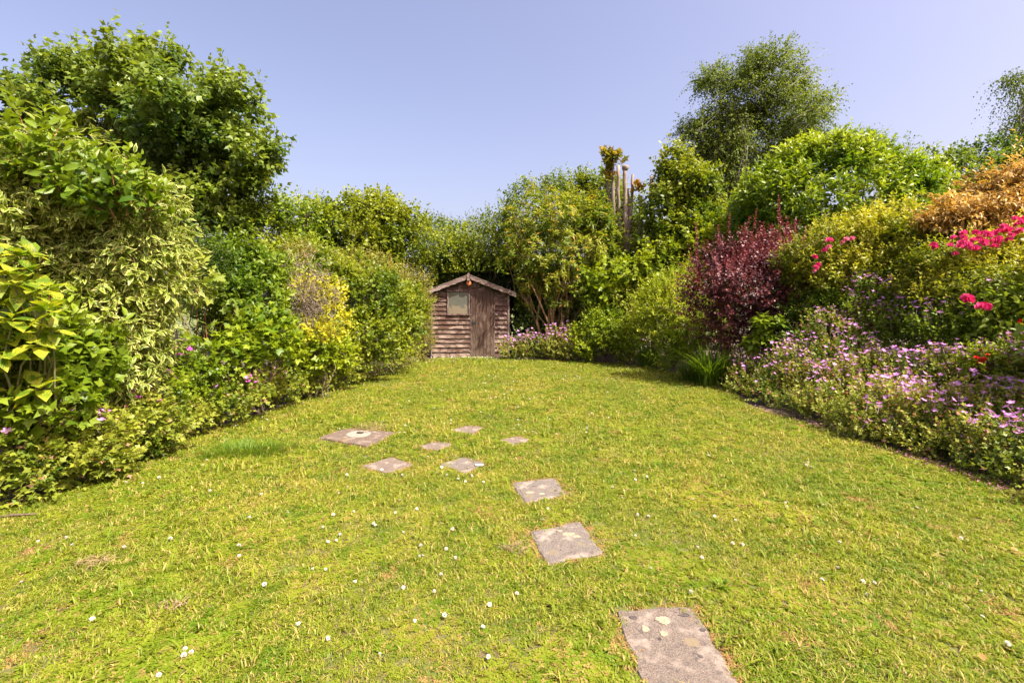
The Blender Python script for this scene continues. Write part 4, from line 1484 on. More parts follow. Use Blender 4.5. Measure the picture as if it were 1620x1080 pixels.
plant('birch_tree', 'small distant birch tree peeping over the rounded laurel', 'tree',
      [B(1368, 222, 24, 26, 14, .9), B(1395, 245, 24, 45, 22, 1.3), B(1420, 260, 24, 40, 20, 1.2), B(1350, 250, 24, 35, 30, 1.2)],
      6000, T_kite(.3, .1, .1), .09, M_birch, M_birch_bark, base=(W(1380, 400, 24)[0], 24.0), seed=104, k=9, length=.8, shell=.8, rough=.35, gap=.6, fine=.2, limbs=9, limb_r=.06, fine_limbs=3, down=.6, droop=.6, inner=.3)

def bush(name, label, cat, blobs, n, T, size, mat, seed, **kw):
    kw.setdefault('stem', M_bark)
    kw.setdefault('limbs', 8)
    kw.setdefault('limb_r', .025)
    if n > 5000:
        kw.setdefault('lumps', (5, .36))
    return plant(name, label, cat, blobs, n, T, size, mat, seed=seed, **kw)

# left to right along the back
bush('elder_bush', 'loose light green elder with bare twigs on top behind the laurel hedge', 'bush', [B(430, 375, 13.5, 55, 45, 1.1), B(480, 350, 13.8, 45, 35, 1.0), B(400, 410, 13, 50, 50, 1.0), B(470, 410, 13.2, 60, 40, 1)],
     10000, T_kite(.36,.1,.12), .10, M_lime, 111, k=7, length=.35, gap=.5, fine=.15, limbs=14, fine_limbs=3, twigs=500, twig_w=.005)
# bare twigs above
def bare_twigs(name, label, cat, tips, base, Y, mat, seed, r0=.012):
    r = RS(seed)
    b = np.array([base[0], base[1], 0.0])
    root = thing(name, b, label, cat)
    tb = Tubes()
    for px, py in tips:
        t = W(px, py, Y) + np.array([0, r.normal() * .2, 0])
        p = wobble_path(r, b, t, 9, .03)
        tb.add(p, np.linspace(r0, r0 * .2, 9), 5)
        for _ in range(7):
            q = p[r.randint(5, 9)]
            e = q + np.array([r.normal() * .25, r.normal() * .2, .12 + .3 * r.rand()])
            tb.add(wobble_path(r, q, e, 5, .08), np.linspace(r0 * .4, r0 * .1, 5), 3)
    part('branch', tb.mesh('branch', mat), root)
bare_twigs('dead_branches', 'thin leafless grey twigs sticking out above the light green elder', 'branch', [(470, 312), (452, 322), (500, 318), (425, 335), (484, 330), (440, 345)], W(470, 420, 13.9), 13.9, M_wood_grey, 5)
bush('fig_tree', 'dense dark green tree with rounded leaves left of the shed roof', 'tree', [B(560, 372, 15, 70, 40, 1.4), B(600, 342, 15, 42, 27, 1.0), B(520, 365, 14.8, 45, 35, 1.1), B(625, 365, 15, 40, 35, 1.0), B(560, 410, 14.8, 85, 40, 1.3), B(655, 345, 15, 12, 9, .4), B(565, 335, 15, 12, 12, .5)],
     15000, T_kite(.42, .08, .1), .12, M_hedge, 112, k=7, length=.4, gap=.5, fine=.15, limbs=12, limb_r=.05, clump=1.0)
bush('hawthorn_tree', 'mid green hawthorn tree directly behind the left half of the shed roof', 'tree', [B(690, 390, 16, 60, 40, 1.4), B(640, 405, 16, 50, 45, 1.3), B(660, 440, 15.8, 70, 40, 1.2), B(720, 420, 16.3, 55, 50, 1.2)],
     15000, T_kite(.38, .08, .1), .085, M_hedge, 113, k=7, length=.35, gap=.4, fine=.15, limbs=10)
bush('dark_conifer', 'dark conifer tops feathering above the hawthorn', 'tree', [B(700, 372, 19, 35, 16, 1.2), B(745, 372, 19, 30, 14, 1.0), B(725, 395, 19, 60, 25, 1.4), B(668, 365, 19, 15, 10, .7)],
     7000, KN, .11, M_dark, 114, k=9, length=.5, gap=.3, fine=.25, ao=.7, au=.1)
bush('lilac_tree', 'loose grey green tree filling the gap behind the shed ridge', 'tree', [B(775, 392, 15.5, 38, 42, 1.0), B(768, 362, 15.4, 12, 20, .5), B(760, 430, 15.5, 50, 45, 1.0), B(800, 400, 15.5, 40, 50, 1.0)],
     10000, T_kite(.34, .08, .1), .075, M_hedge, 115, k=8, length=.4, gap=.5, fine=.2, limbs=10, fine_limbs=2)
bush('holly_tree', 'tall dark green tree with rounded top behind the orange tipped shrub', 'tree', [B(840, 338, 15.2, 45, 46, 1.2), B(870, 316, 15.2, 35, 28, 1.0), B(815, 370, 15.2, 40, 45, 1.1), B(900, 350, 15.2, 50, 50, 1.2), B(885, 295, 15.2, 20, 16, .6), B(925, 300, 15.4, 15, 25, .6), B(850, 410, 15, 70, 60, 1.2)],
     14000, OV, .10, M_hedge, 116, k=7, length=.35, gap=.5, fine=.2, limbs=14, fine_limbs=2, clump=1.2)
bush('holly_tree', 'dark leafy tree left of the pollarded stump with sprays against the sky', 'tree', [B(955, 320, 15.6, 32, 40, .9), B(930, 345, 15.6, 28, 40, .9), B(960, 380, 15.4, 45, 50, 1.0), B(915, 310, 15.6, 20, 30, .6), B(985, 350, 15.5, 25, 50, .8)],
     11000, T_kite(.4, .08, .1), .11, M_hedge, 117, k=7, length=.4, gap=.55, fine=.2, limbs=10, fine_limbs=2)
# orange tipped shrub with whorled leaves, open multi-stemmed base
pier = plant('pieris_shrub', 'big multi stemmed shrub with yellow green whorls and orange new growth right of the shed', 'shrub',
      [B(880, 400, 13.8, 85, 62, 1.2), B(845, 365, 13.8, 50, 45, 1.0), B(930, 400, 13.6, 55, 70, 1.0), B(830, 420, 13.7, 45, 50, .9), B(890, 345, 13.8, 50, 30, .9), B(945, 350, 13.8, 32, 35, .8), B(895, 455, 13.5, 60, 40, .8), B(960, 430, 13.5, 30, 45, .7)],
      19000, KN, .125, M_pieris, M_stem_tan, base=(W(872, 500, 13.6)[0], 13.6), seed=118, k=13, length=.10, shell=.5, rough=.3, gap=.5, fine=.25, limbs=26, limb_r=.045, fine_limbs=2, twigs=300, twig_w=.006,
      au=.7, ao=.4, theta=85, nu=1.0, down=.05, clump=1.5, inner=.45)
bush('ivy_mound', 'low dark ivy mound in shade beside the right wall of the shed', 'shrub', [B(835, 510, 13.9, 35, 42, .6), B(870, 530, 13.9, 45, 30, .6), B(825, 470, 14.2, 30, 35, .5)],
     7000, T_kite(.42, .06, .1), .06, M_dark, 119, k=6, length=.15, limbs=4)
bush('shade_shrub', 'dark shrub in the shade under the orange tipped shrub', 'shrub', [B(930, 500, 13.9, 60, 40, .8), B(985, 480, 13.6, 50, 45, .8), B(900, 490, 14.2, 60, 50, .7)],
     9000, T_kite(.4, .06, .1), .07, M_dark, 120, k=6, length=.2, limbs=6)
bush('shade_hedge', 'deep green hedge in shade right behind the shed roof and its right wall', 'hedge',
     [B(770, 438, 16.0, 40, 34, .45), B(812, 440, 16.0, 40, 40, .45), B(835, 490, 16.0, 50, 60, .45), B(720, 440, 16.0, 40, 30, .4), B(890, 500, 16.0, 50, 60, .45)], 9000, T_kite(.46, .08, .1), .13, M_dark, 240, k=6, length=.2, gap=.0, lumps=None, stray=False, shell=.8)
# pollarded stump
stump = thing('pollarded_stump', W(994, 480, 14)[:2].tolist() + [0], 'pollarded grey trunk cut to bare upright poles with a crest of orange sprouts', 'tree stump')
tb = Tubes()
r = RS(8)
def pole(pl, r0, r1, Y=14.0):
    pts_ = np.array([W(px, py, Y + dy) for px, py, dy in pl])
    n_ = 10
    t_ = np.linspace(0, len(pts_) - 1, n_)
    pp = np.stack([np.interp(t_, np.arange(len(pts_)), pts_[:, k]) for k in range(3)], 1)
    pp[1:-1] += r.normal(size=(n_ - 2, 3)) * .012
    tb.add(pp, np.linspace(r0, r1, n_) * (1 + .06 * r.normal(size=n_)), 9)
pole([(994, 560, 0), (994, 400, 0), (993, 372, 0)], .17, .11)
pole([(993, 385, 0), (988, 320, -.1), (988, 263, -.15)], .07, .055)
pole([(990, 380, 0), (999, 330, .1), (1001, 276, .12)], .055, .036)
pole([(983, 470, .3), (980, 350, .2), (978, 262, .1)], .07, .048)
pole([(973, 470, .5), (970, 340, .4), (969, 255, .3)], .065, .052)
pole([(964, 470, .5), (963, 340, .5), (961, 266, .4)], .05, .042)
pole([(996, 350, .15), (994, 310, .2), (994, 298, .2)], .035, .028)
part('trunk', tb.mesh('trunk', M_bark_pale), stump)
# pollard knob
pb = PB()
kc = W(989, 266, 13.85)
lo = []
for q in range(5):
    zz = (-.07, -.03, .02, .06, .075)[q]; rr = (.06, .085, .10, .09, .05)[q]
    lo.append([(kc[0] + math.cos(t) * rr * (1 + .15 * math.sin(3 * t + q)), kc[1] + math.sin(t) * rr, kc[2] + zz) for t in np.arange(12) * 2 * math.pi / 12])
pb.loops(lo); part('knob', pb.mesh('knob', M_bark_pale, True), stump)
M_sprout = leaf_mat('leaf_sprout', (0.10, 0.14, 0.02), (0.28, 0.22, 0.03), tip=(0.40, 0.18, 0.04), tip_amt=.6)
r = RS(15)
sp = np.array([W(969 + r.normal() * 9, 254 + r.normal() * 6, 14.2) for _ in range(26)] + [W(961 + r.normal() * 3, 275 + r.normal() * 6, 14.3) for _ in range(8)])
v, t, c_, _ = grow(r, sp, nrm(r.normal(size=sp.shape) + UP), MP, .17, 6, .25, seed=4, theta=60, vary=.35)
part('foliage', tri_mesh('foliage', v, t, c_, False, M_sprout), stump)
for (lab, pl, r0, r1, spq) in (('short bare pollard pole with a tuft of orange leaves right of the big stump', [(1015, 560, 0), (1015, 380, 0), (1013, 310, 0)], .075, .055, (1013, 300)),
                         ('pale bare pollard pole half hidden by the ivy clad tree', [(1034, 560, .3), (1033, 400, .3), (1031, 279, .3)], .07, .055, None),
                         ('thin dark dead pole beside the ivy clad tree', [(1043, 560, .5), (1043, 400, .5), (1042, 267, .5)], .03, .024, None)):
    rt = thing('cut_pole', W(pl[0][0], 480, 14)[:2].tolist() + [0], lab, 'tree stump')
    tb = Tubes(); pole(pl, r0, r1)
    part('trunk', tb.mesh('trunk', M_bark_pale if r0 > .04 else M_bark), rt)
    if spq:
        sp = np.array([W(spq[0] + r.normal() * 6, spq[1] + r.normal() * 4, 13.95) for _ in range(12)])
        v, t, c_, _ = grow(r, sp, nrm(r.normal(size=sp.shape) + UP), MP, .14, 5, .2, seed=4, theta=60)
        part('foliage', tri_mesh('foliage', v, t, c_, False, M_sprout), rt)
bush('ivy_mound', 'leafy ivy climbing over the foot of the pollarded poles', 'shrub', [B(960, 375, 13.75, 18, 26, .35), B(1000, 425, 13.6, 30, 20, .35), B(950, 340, 13.9, 12, 24, .3)], 2800, T_kite(.42, .08, .1), .085, M_hedge, 216, k=6, length=.2, gap=.4, limbs=2)
bush('ivy_clad_tree', 'tall leafy column with yellowish shoots right of the pollarded stump', 'tree',
     [B(1075, 300, 13.6, 38, 42, .9), B(1062, 262, 13.6, 15, 26, .4), B(1105, 300, 13.5, 24, 30, .7), B(1050, 340, 13.6, 36, 50, .9), B(1090, 360, 13.4, 50, 50, 1.0), B(1060, 400, 13.4, 60, 40, 1.0), B(1125, 385, 13.2, 35, 40, .8)],
     19000, T_kite(.44, .08, .12), .105, M_hedge, 121, k=7, length=.35, gap=.5, fine=.2, rough=.3, limbs=12, fine_limbs=2, clump=1.6, down=.3)
bush('sycamore_sapling', 'bright green sycamore saplings with big lobed leaves in front of the stump', 'shrub',
     [B(1040, 430, 12.8, 60, 35, .8), B(970, 455, 12.9, 50, 40, .7), B(1100, 410, 12.5, 45, 40, .8), B(1130, 400, 12.3, 30, 40, .7), B(1000, 490, 12.9, 50, 30, .6)],
     5200, MP, .125, M_lime, 122, k=6, length=.35, gap=.45, fine=.2, nu=1.2, down=.2, clump=1.4)
bush('beech_shrub', 'light green leafy shrub behind the purple barberry tips', 'shrub',
     [B(1150, 370, 12.2, 35, 40, .7), B(1165, 420, 11.8, 45, 50, .7), B(1180, 380, 12, 25, 25, .5)], 6500, K, .085, M_lime, 123, k=7, length=.25, gap=.4, fine=.15)
M_brushwood = bare_twigs
bare_twigs('dead_branches', 'tangle of bare brown branches below the birch trunk', 'branch', [(1140, 355), (1150, 345), (1165, 350), (1175, 345), (1130, 365), (1185, 352), (1158, 340), (1112, 318), (1120, 330)], W(1150, 420, 13.2), 13.2, M_bark, 7, .018)
# right side backdrop
bush('laurel_dome', 'large rounded bright green glossy laurel below the birch', 'shrub',
     [B(1310, 325, 11, 125, 82, 1.6), B(1300, 265, 11, 75, 35, 1.2), B(1400, 310, 11, 55, 48, 1.2), B(1220, 320, 11, 42, 48, 1.1), B(1250, 380, 11, 80, 55, 1.2), B(1370, 380, 11, 80, 50, 1.2)],
     30000, OV, .125, M_laurel, 131, k=7, length=.25, shell=.3, rough=.08, gap=.25, fine=.06, au=.9, clump=1.4, limbs=14, limb_r=.05, lumps=None, stray=False)
bush('beech_hedge', 'tall mid green hedge running behind the copper coloured shrub', 'hedge',
     [B(1500, 285, 15, 60, 38, 1.3), B(1570, 270, 15, 60, 38, 1.3), B(1640, 260, 15, 60, 40, 1.3), B(1720, 260, 15, 70, 50, 1.3), B(1450, 320, 15, 40, 40, 1.2), B(1540, 330, 15, 120, 50, 1.2), B(1660, 330, 15, 120, 60, 1.2), B(1470, 258, 15, 25, 16, .8)],
     21000, T_kite(.42, .08, .1), .11, M_syc, 132, k=7, length=.35, gap=.45, fine=.18, clump=1.0)
bush('dark_shrub', 'shaded dark foliage behind the golden rose bush', 'shrub',
     [B(1300, 440, 9.4, 90, 70, .8), B(1400, 450, 8.8, 90, 80, .8), B(1500, 440, 8.2, 90, 80, .8), B(1610, 430, 7.6, 90, 90, .8)], 15000, K, .07, M_dark, 133, k=6, length=.2)
bush('copper_maple', 'copper orange shrub with layered feathery foliage at the right edge', 'shrub',
     [B(1585, 290, 7.2, 50, 22, .7), B(1640, 300, 7.1, 60, 35, .8), B(1500, 318, 7.2, 24, 9, .3), B(1510, 348, 7.1, 50, 20, .6), B(1570, 335, 7, 60, 22, .7), B(1540, 372, 7, 65, 20, .6), B(1620, 345, 6.9, 60, 28, .7), B(1470, 350, 7.2, 22, 10, .3), B(1600, 375, 6.9, 60, 22, .6)],
     17000, OVN, .085, M_copper, 134, k=9, length=.22, shell=.6, rough=.2, gap=.35, fine=.2, flat=.75, au=.1, nu=1.3, nr=.25, down=.1, theta=50, limbs=14, limb_r=.03, fine_limbs=2, inner=.4, clump=2.0)
rose = bush('golden_shrub', 'yellow green small leaved shrub with a few pink roses below the laurel', 'shrub',
     [B(1340, 395, 8.2, 75, 42, .7), B(1400, 370, 8.0, 60, 40, .7), B(1300, 440, 8.2, 45, 45, .6), B(1440, 400, 7.6, 55, 42, .7), B(1370, 440, 7.8, 80, 40, .6), B(1260, 420, 8.4, 25, 35, .4)],
     21000, K, .064, M_gold, 135, k=8, length=.22, gap=.45, fine=.2, au=.8, rough=.25, limbs=12, fine_limbs=2, clump=2.2, inner=.45)
rose2 = bush('rose_bush', 'rose bush loaded with hot pink blooms under the copper shrub', 'rose bush',
     [B(1530, 415, 6.6, 75, 32, .6), B(1610, 400, 6.4, 60, 38, .6), B(1480, 440, 6.8, 50, 40, .5), B(1570, 460, 6.2, 90, 40, .6), B(1650, 450, 6.0, 60, 50, .6)],
     15000, OV, .058, M_gold, 136, k=7, length=.18, gap=.45, fine=.2, rough=.2, limbs=12, fine_limbs=2, clump=2.2)
ger_d = bush('hydrangea_shrub', 'dark leafy shrub at the right edge below the pink roses', 'shrub',
     [B(1620, 500, 5.6, 55, 50, .5), B(1570, 520, 5.9, 50, 45, .5), B(1650, 570, 5.2, 45, 45, .4)], 4500, OV, .085, M_green, 137, k=6, length=.18, gap=.45)
fol = bush('shade_foliage', 'shaded green foliage in the middle of the right border behind the cranesbill', 'shrub',
     [B(1320, 500, 7.9, 50, 40, .4), B(1400, 500, 7.6, 60, 45, .45), B(1480, 510, 7.0, 60, 50, .45), B(1430, 470, 7.6, 60, 40, .4), B(1540, 480, 6.5, 50, 40, .4), B(1270, 500, 8.3, 30, 30, .3)], 14000, K, .055, M_green, 138, k=7, length=.18, gap=.4)
# purple barberry with long shoots
r = RS(61)
sp = np.array([W(px, py, 9.2) for px, py in ((1243, 400), (1255, 395), (1187, 390), (1197, 400), (1207, 400), (1170, 415), (1128, 425), (1105, 430), (1150, 420), (1222, 402), (1232, 392), (1140, 435), (1248, 410), (1178, 402), (1262, 405))])
plant('purple_barberry', 'dark purple barberry shrub with reddish upright shoots', 'shrub',
      [B(1185, 465, 9.2, 78, 62, .8), B(1140, 450, 9.1, 42, 40, .6), B(1240, 435, 9.2, 48, 48, .7), B(1195, 420, 9.2, 55, 32, .6), B(1170, 520, 9.3, 50, 35, .6), B(1240, 500, 9.3, 45, 40, .6)],
      26000, T_kite(.42, .08, .1), .052, M_purple, M_stem_red, seed=141, k=15, length=.42, shell=.6, rough=.3, gap=.8, fine=.2, limbs=18, limb_r=.02, fine_limbs=2, au=.6, ao=.9, ar=.25, clump=2.0,
      spikes=[(sp, .75, 70), (sp + np.array([.06, .05, -.15]), .6, 50), (sp + np.array([-.1, -.3, -.35]), .6, 55), (sp * 1.0 + np.array([.12, -.35, -.5]), .5, 50)], theta=65)
bush('feathery_shrub', 'feathery lime green conifer shaped shrub left of the purple barberry', 'shrub',
     [B(1065, 480, 11.2, 42, 42, .7), B(1040, 500, 11.3, 32, 45, .6), B(1085, 520, 11, 40, 50, .6), B(1075, 570, 10.8, 35, 25, .5), B(1080, 450, 11.2, 28, 24, .5), B(1120, 540, 10.4, 35, 45, .5)],
     26000, KN, .07, M_feather, 142, k=14, length=.34, gap=.4, rough=.25, fine=.15, flat=.1, down=.0, au=.5, ao=.8, ar=.25, theta=50, nu=1.0, clump=2.0)
blades('strap_leaved_clump', 'clump of arching strap leaves at the foot of the purple barberry', 'plant', G(1128, 610), .30, .20, 260, .9, .012, 1.0, M_strap, 71, seg=6)
blades('strap_leaved_clump', 'lower strap leaves spreading left of the big arching clump along the bed edge', 'plant', G(1100, 603), .26, .16, 170, .55, .011, .9, M_strap, 73, seg=6)
blades('strap_leaved_clump', 'small tuft of grassy strap leaves left of the feathery shrub', 'plant', G(1027, 580), .24, .15, 200, .68, .009, .55, M_strap, 72, seg=5)
bush('round_shrub', 'low rounded light green shrub among the flowers right of the shed', 'shrub',
     [B(960, 530, 12.2, 42, 32, .5), B(930, 540, 12.4, 30, 28, .5), B(985, 535, 12.1, 28, 34, .45), B(955, 505, 12.4, 35, 18, .4)], 9000, T_kite(.42, .06, .1), .062, M_lime, 143, k=6, length=.15, gap=.4, fine=.15)
bush('euonymus_shrub', 'small light green variegated bush halfway up the wall of foliage behind the round shrub', 'shrub',
     [B(985, 470, 12.6, 30, 20, .4), B(945, 470, 12.9, 25, 22, .4), B(1010, 505, 12.3, 25, 28, .4)], 4200, T_kite(.42, .06, .1), .06, M_geran, 144, k=6, length=.18, gap=.4)
bush('young_rhododendron', 'small glossy green shrub with whorled leaves between the barberry and the cranesbill', 'shrub',
     [B(1225, 525, 8.2, 32, 26, .3), B(1200, 545, 8.3, 20, 18, .25), B(1285, 500, 8.1, 22, 14, .25)], 900, OV, .12, M_green, 145, k=9, length=.08, theta=85, au=1.0, ao=.3, nu=1.2)

# ------------------------------------------------------------------ left border
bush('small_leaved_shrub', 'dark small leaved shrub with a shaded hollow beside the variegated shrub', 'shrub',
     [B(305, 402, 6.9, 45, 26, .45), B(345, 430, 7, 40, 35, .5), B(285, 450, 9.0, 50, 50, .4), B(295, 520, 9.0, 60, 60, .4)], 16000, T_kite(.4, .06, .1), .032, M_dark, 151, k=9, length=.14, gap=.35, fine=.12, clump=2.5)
bush('laurel_hedge', 'glossy light green clipped laurel hedge in the middle of the left border', 'hedge',
     [B(385, 455, 7.4, 62, 62, .7), B(420, 485, 7.3, 42, 62, .6), B(365, 420, 7.5, 55, 34, .6), B(430, 430, 7.6, 28, 30, .5), B(400, 530, 7.3, 55, 40, .5), B(350, 490, 7.5, 40, 50, .5)],
     9500, OV, .088, M_green, 152, k=6, length=.16, shell=.3, rough=.12, gap=.3, fine=.1, clump=2.0)
bush('sycamore_seedling', 'pale lobed leaved sycamore seedling in front of the dark hollow', 'shrub',
     [B(300, 430, 6.3, 38, 16, .25), B(330, 460, 6.3, 32, 20, .25), B(355, 500, 6.3, 25, 18, .2)], 170, MP, .12, M_maple_pale, 153, k=5, length=.2, nu=1.3, stem=M_stem_red, limbs=5, limb_r=.010, shell=.9, gap=0)
bush('sycamore_seedling', 'broad patch of sycamore seedlings with flat lobed leaves below the laurel hedge', 'shrub',
     [B(400, 545, 6.5, 62, 30, .3), B(360, 565, 6.2, 50, 28, .3), B(430, 520, 6.8, 28, 25, .25)], 1100, MP, .095, M_lime, 154, k=5, length=.18, nu=1.3, gap=.3)
yel = bush('yellow_honeysuckle', 'half dead climber with a brown twig tangle and bright yellow leaves', 'climber',
     [B(510, 470, 7.9, 34, 22, .3), B(530, 505, 7.6, 20, 26, .3), B(505, 528, 7.45, 30, 12, .2), B(490, 525, 7.7, 34, 22, .3), B(475, 465, 7.9, 22, 26, .3), B(515, 455, 8, 30, 14, .3)], 3200, T_kite(.42, .06, .1), .05, M_yellow, 155, k=6, length=.14, gap=.6, inner=.3, shell=.4, stem=M_bark_pale, limbs=16, limb_r=.008)
r = RS(66)
tb = Tubes()
for _ in range(420):
    a_ = W(490 + r.normal() * 20, 492 + r.normal() * 34, 7.62 + r.normal() * .12)
    b_ = a_ + r.normal(size=3) * np.array([.16, .08, .2])
    tb.add(wobble_path(r, a_, b_, 7, .22), np.linspace(.0045, .002, 7), 4)
for _ in range(12):
    x = 470 + r.rand() * 60
    a_ = G(x, 632); a_[2] = 0.05
    b_ = W(x + r.normal() * 15, 520, 7.6)
    tb.add(wobble_path(r, a_, b_, 8, .05), np.linspace(.006, .003, 8), 4)
part('twig_tangle', tb.mesh('twig_tangle', M_bark_pale), yel)
bush('privet_hedge', 'mixed green hedge between the yellow climber and the shed', 'hedge',
     [B(570, 470, 9.6, 60, 50, .7), B(530, 440, 9.8, 60, 32, .7), B(610, 480, 10.2, 50, 42, .6), B(580, 530, 9.3, 62, 42, .6), B(520, 550, 8.9, 48, 40, .5), B(630, 530, 10.5, 40, 40, .5), B(650, 480, 11.2, 30, 34, .5)],
     19000, T_kite(.4, .06, .1), .075, M_hedge, 156, k=7, length=.2, gap=.4, fine=.15, clump=1.8)
bush('privet_hedge', 'olive green hedge top behind the yellow climber', 'hedge',
     [B(500, 425, 11, 55, 30, .6), B(560, 425, 11.4, 55, 26, .6), B(610, 440, 12, 50, 24, .6), B(650, 455, 12.6, 35, 18, .5), B(460, 420, 10.6, 35, 32, .5)],
     10000, K, .05, M_olive, 157, k=9, length=.25, gap=.4, fine=.2, au=.9)
bush('juniper_shrub', 'bushy brownish green shrub touching the left corner of the shed', 'shrub',
     [B(664, 515, 12.5, 24, 50, .4), B(668, 480, 12.5, 20, 24, .35), B(645, 530, 12.3, 28, 38, .4), B(672, 545, 12.5, 14, 22, .3)],
     13000, KN, .045, M_olive, 158, k=10, length=.16, gap=.3, fine=.15, au=.7, clump=2.5)
bush('pink_shrub', 'low beige pink flowering plant in the border near the shed', 'plant',
     [B(605, 575, 10.2, 40, 22, .35), B(570, 590, 9.4, 30, 18, .3), B(640, 565, 11.4, 26, 18, .3)], 6500, K, .035, M_geran_r, 159, k=7, length=.16, gap=.3, fine=.15)
var = plant('variegated_shrub', 'large cream edged variegated shrub overhanging the left border', 'shrub',
     [B(30, 285, 4.5, 60, 52, .5), B(140, 325, 4.8, 80, 64, .6), B(215, 350, 5.0, 52, 62, .55), B(215, 430, 4.9, 55, 62, .5), B(190, 520, 4.8, 48, 60, .45), B(100, 400, 4.8, 100, 80, .55), B(185, 590, 4.7, 34, 36, .35), B(90, 295, 4.7, 60, 55, .5), B(10, 360, 4.4, 60, 80, .5)],
     17000, OVN, .11, M_varieg, M_stem_tan, base=(-4.2, 5.1), seed=161, k=8, length=.20, shell=.35, rough=.2, gap=.4, fine=.15, limbs=14, limb_r=.025, twigs=500, twig_w=.003, down=.35, nu=.6, nr=.5, vary=.35, clump=2.5,
     ao=.7, au=.35)
r = RS(63)
plant('green_dogwood', 'plain green leafy shrub with one red stemmed shoot rising above the variegated shrub', 'shrub',
     [B(150, 300, 4.4, 56, 40, .35), B(75, 262, 4.3, 36, 34, .3), B(205, 322, 4.5, 38, 30, .3), B(120, 580, 4.3, 50, 60, .3), B(60, 560, 4.1, 50, 60, .3), B(110, 500, 4.5, 40, 34, .25)],
     2500, OV, .12, M_green, M_stem_red, base=(-3.95, 4.5), seed=162, k=6, length=.24, shell=.4, gap=.45, limbs=2, limb_r=.009, twigs=150, twig_w=.004, vary=.35, au=.9,
     spikes=[(np.array([W(67, 235, 4.3), W(110, 240, 4.4), W(30, 250, 4.4)]), .52, 22), (np.array([W(40, 205, 4.35), W(200, 262, 4.5)]), .25, 10)], inner=.3)
tb = Tubes()
# aucuba: every big leaf a part
auc = thing('spotted_laurel', (-3.95, 3.9, 0), 'spotted laurel with big glossy yellow splashed leaves at the left edge', 'shrub')
stem_t = Tubes()
r = RS(64)
tvs = []
for q in range(4):
    v, f, m_ = T_oval(.23 + .02 * q, .05, .12 + .05 * q)
    cc = np.zeros((len(v), 4), np.float32); cc[:, 0] = q / 4; cc[:, 1] = r.rand(); cc[:, 2] = m_; cc[:, 3] = .4
    tvs.append(tri_mesh('leaf', v, f, cc, True, M_auc))
whorls = [(42, 425, 3.65), (20, 470, 3.6), (75, 450, 3.75), (60, 500, 3.7), (12, 525, 3.6), (45, 560, 3.65), (10, 590, 3.6), (75, 590, 3.75), (35, 635, 3.8), (-25, 440, 3.6), (-30, 500, 3.5), (-30, 560, 3.5), (-30, 620, 3.5), (0, 400, 3.7), (30, 445, 3.55), (85, 520, 3.65), (20, 500, 3.5), (55, 460, 3.6), (60, 540, 3.55), (0, 430, 3.5), (15, 665, 3.7), (60, 610, 3.6), (0, 560, 3.45), (30, 400, 3.65), (75, 485, 3.55), (50, 400, 3.75)]
AL = np.array([-3.95, 3.9, 0])
for (px, py, Y) in whorls:
    c = W(px, py, Y)
    ax = nrm(np.array([.35, -.25, .9]) + r.normal(size=3) * .25)
    st = np.array([-3.95 + r.normal() * .12, 3.95 + r.normal() * .08, 0.0])
    stem_t.add(wobble_path(r, st, c, 7, .04), np.linspace(.014, .005, 7), 6)
    a1 = nrm(np.cross(ax, [0.2, 1, .1])); b1 = np.cross(ax, a1)
    nl = 7
    for k in range(nl):
        ph = k * 2.4 + r.rand()
        th = math.radians(40 + 50 * (1 - k / nl) + r.normal() * 10)
        d = nrm(ax * math.cos(th) + (a1 * math.cos(ph) + b1 * math.sin(ph)) * math.sin(th) - UP * .15)
        hint = nrm(UP * .8 + ax * .5 + r.normal(size=3) * .2)
        x = nrm(np.cross(d, hint)); nn = np.cross(x, d)
        s = .165 * (.75 + .5 * r.rand())
        p = c - ax * .05 * (1 - k / nl)
        M = Matrix(((x[0] * s, d[0] * s, nn[0] * s, p[0] - AL[0]), (x[1] * s, d[1] * s, nn[1] * s, p[1] - AL[1]), (x[2] * s, d[2] * s, nn[2] * s, p[2]), (0, 0, 0, 1)))
        o = link('leaf', tvs[r.randint(4)], auc)
        o.matrix_local = M
part('stem', stem_t.mesh('stem', M_stem_green), auc)
plant('lower_dogwood', 'dark broad leaved plants in shade under the spotted laurel', 'shrub',
      [B(50, 640, 3.85, 70, 55, .25), B(120, 600, 4.2, 50, 50, .25), B(30, 560, 3.9, 60, 60, .25), B(-40, 560, 3.6, 60, 110, .3)], 1500, LB, .10, M_green, M_stem_green, seed=165, k=5, length=.15, limbs=5, limb_r=.008)

def ger(label, blobs, n, nf, seed, mat=M_geran, fl=ger_fl, size=.055, T=LB, grp='low pink cranesbill plants edging the left border', k=6, length=.12, lift=.03, fs=(.8, 1.15), nm='cranesbill', **kw):
    rt = plant(nm, label, 'plant', blobs, n, T, size, mat, M_stem_green, seed=seed, k=k, length=length, shell=.5, rough=.25, gap=.35, fine=.15, limbs=6, limb_r=.005, twigs=n // 12, twig_w=.0015, group=grp, clump=3.0, **kw)
    if nf:
        put_flowers(rt, int(nf * 1.6) if seed < 180 else nf, fl, seed, lift + (.02 if seed < 180 else 0), *(fs if seed > 179 else (1.15, 1.6)))
    return rt
mg = mag_fl + ger_fl[:1]
ger('pale green lobed leaved clump at the very left corner of the lawn', [B(40, 730, 3.8, 60, 45, .25), B(-30, 730, 3.6, 60, 55, .25), B(20, 770, 3.62, 45, 26, .15), B(85, 690, 4.0, 45, 40, .25)], 3000, 5, 171, nu=1.1)
ger('spreading cranesbill clump with three pale pink flowers below the green dogwood', [B(140, 695, 4.2, 65, 45, .28), B(95, 730, 3.9, 50, 34, .2), B(165, 730, 4.1, 40, 24, .2)], 3200, 8, 172, nu=1.1)
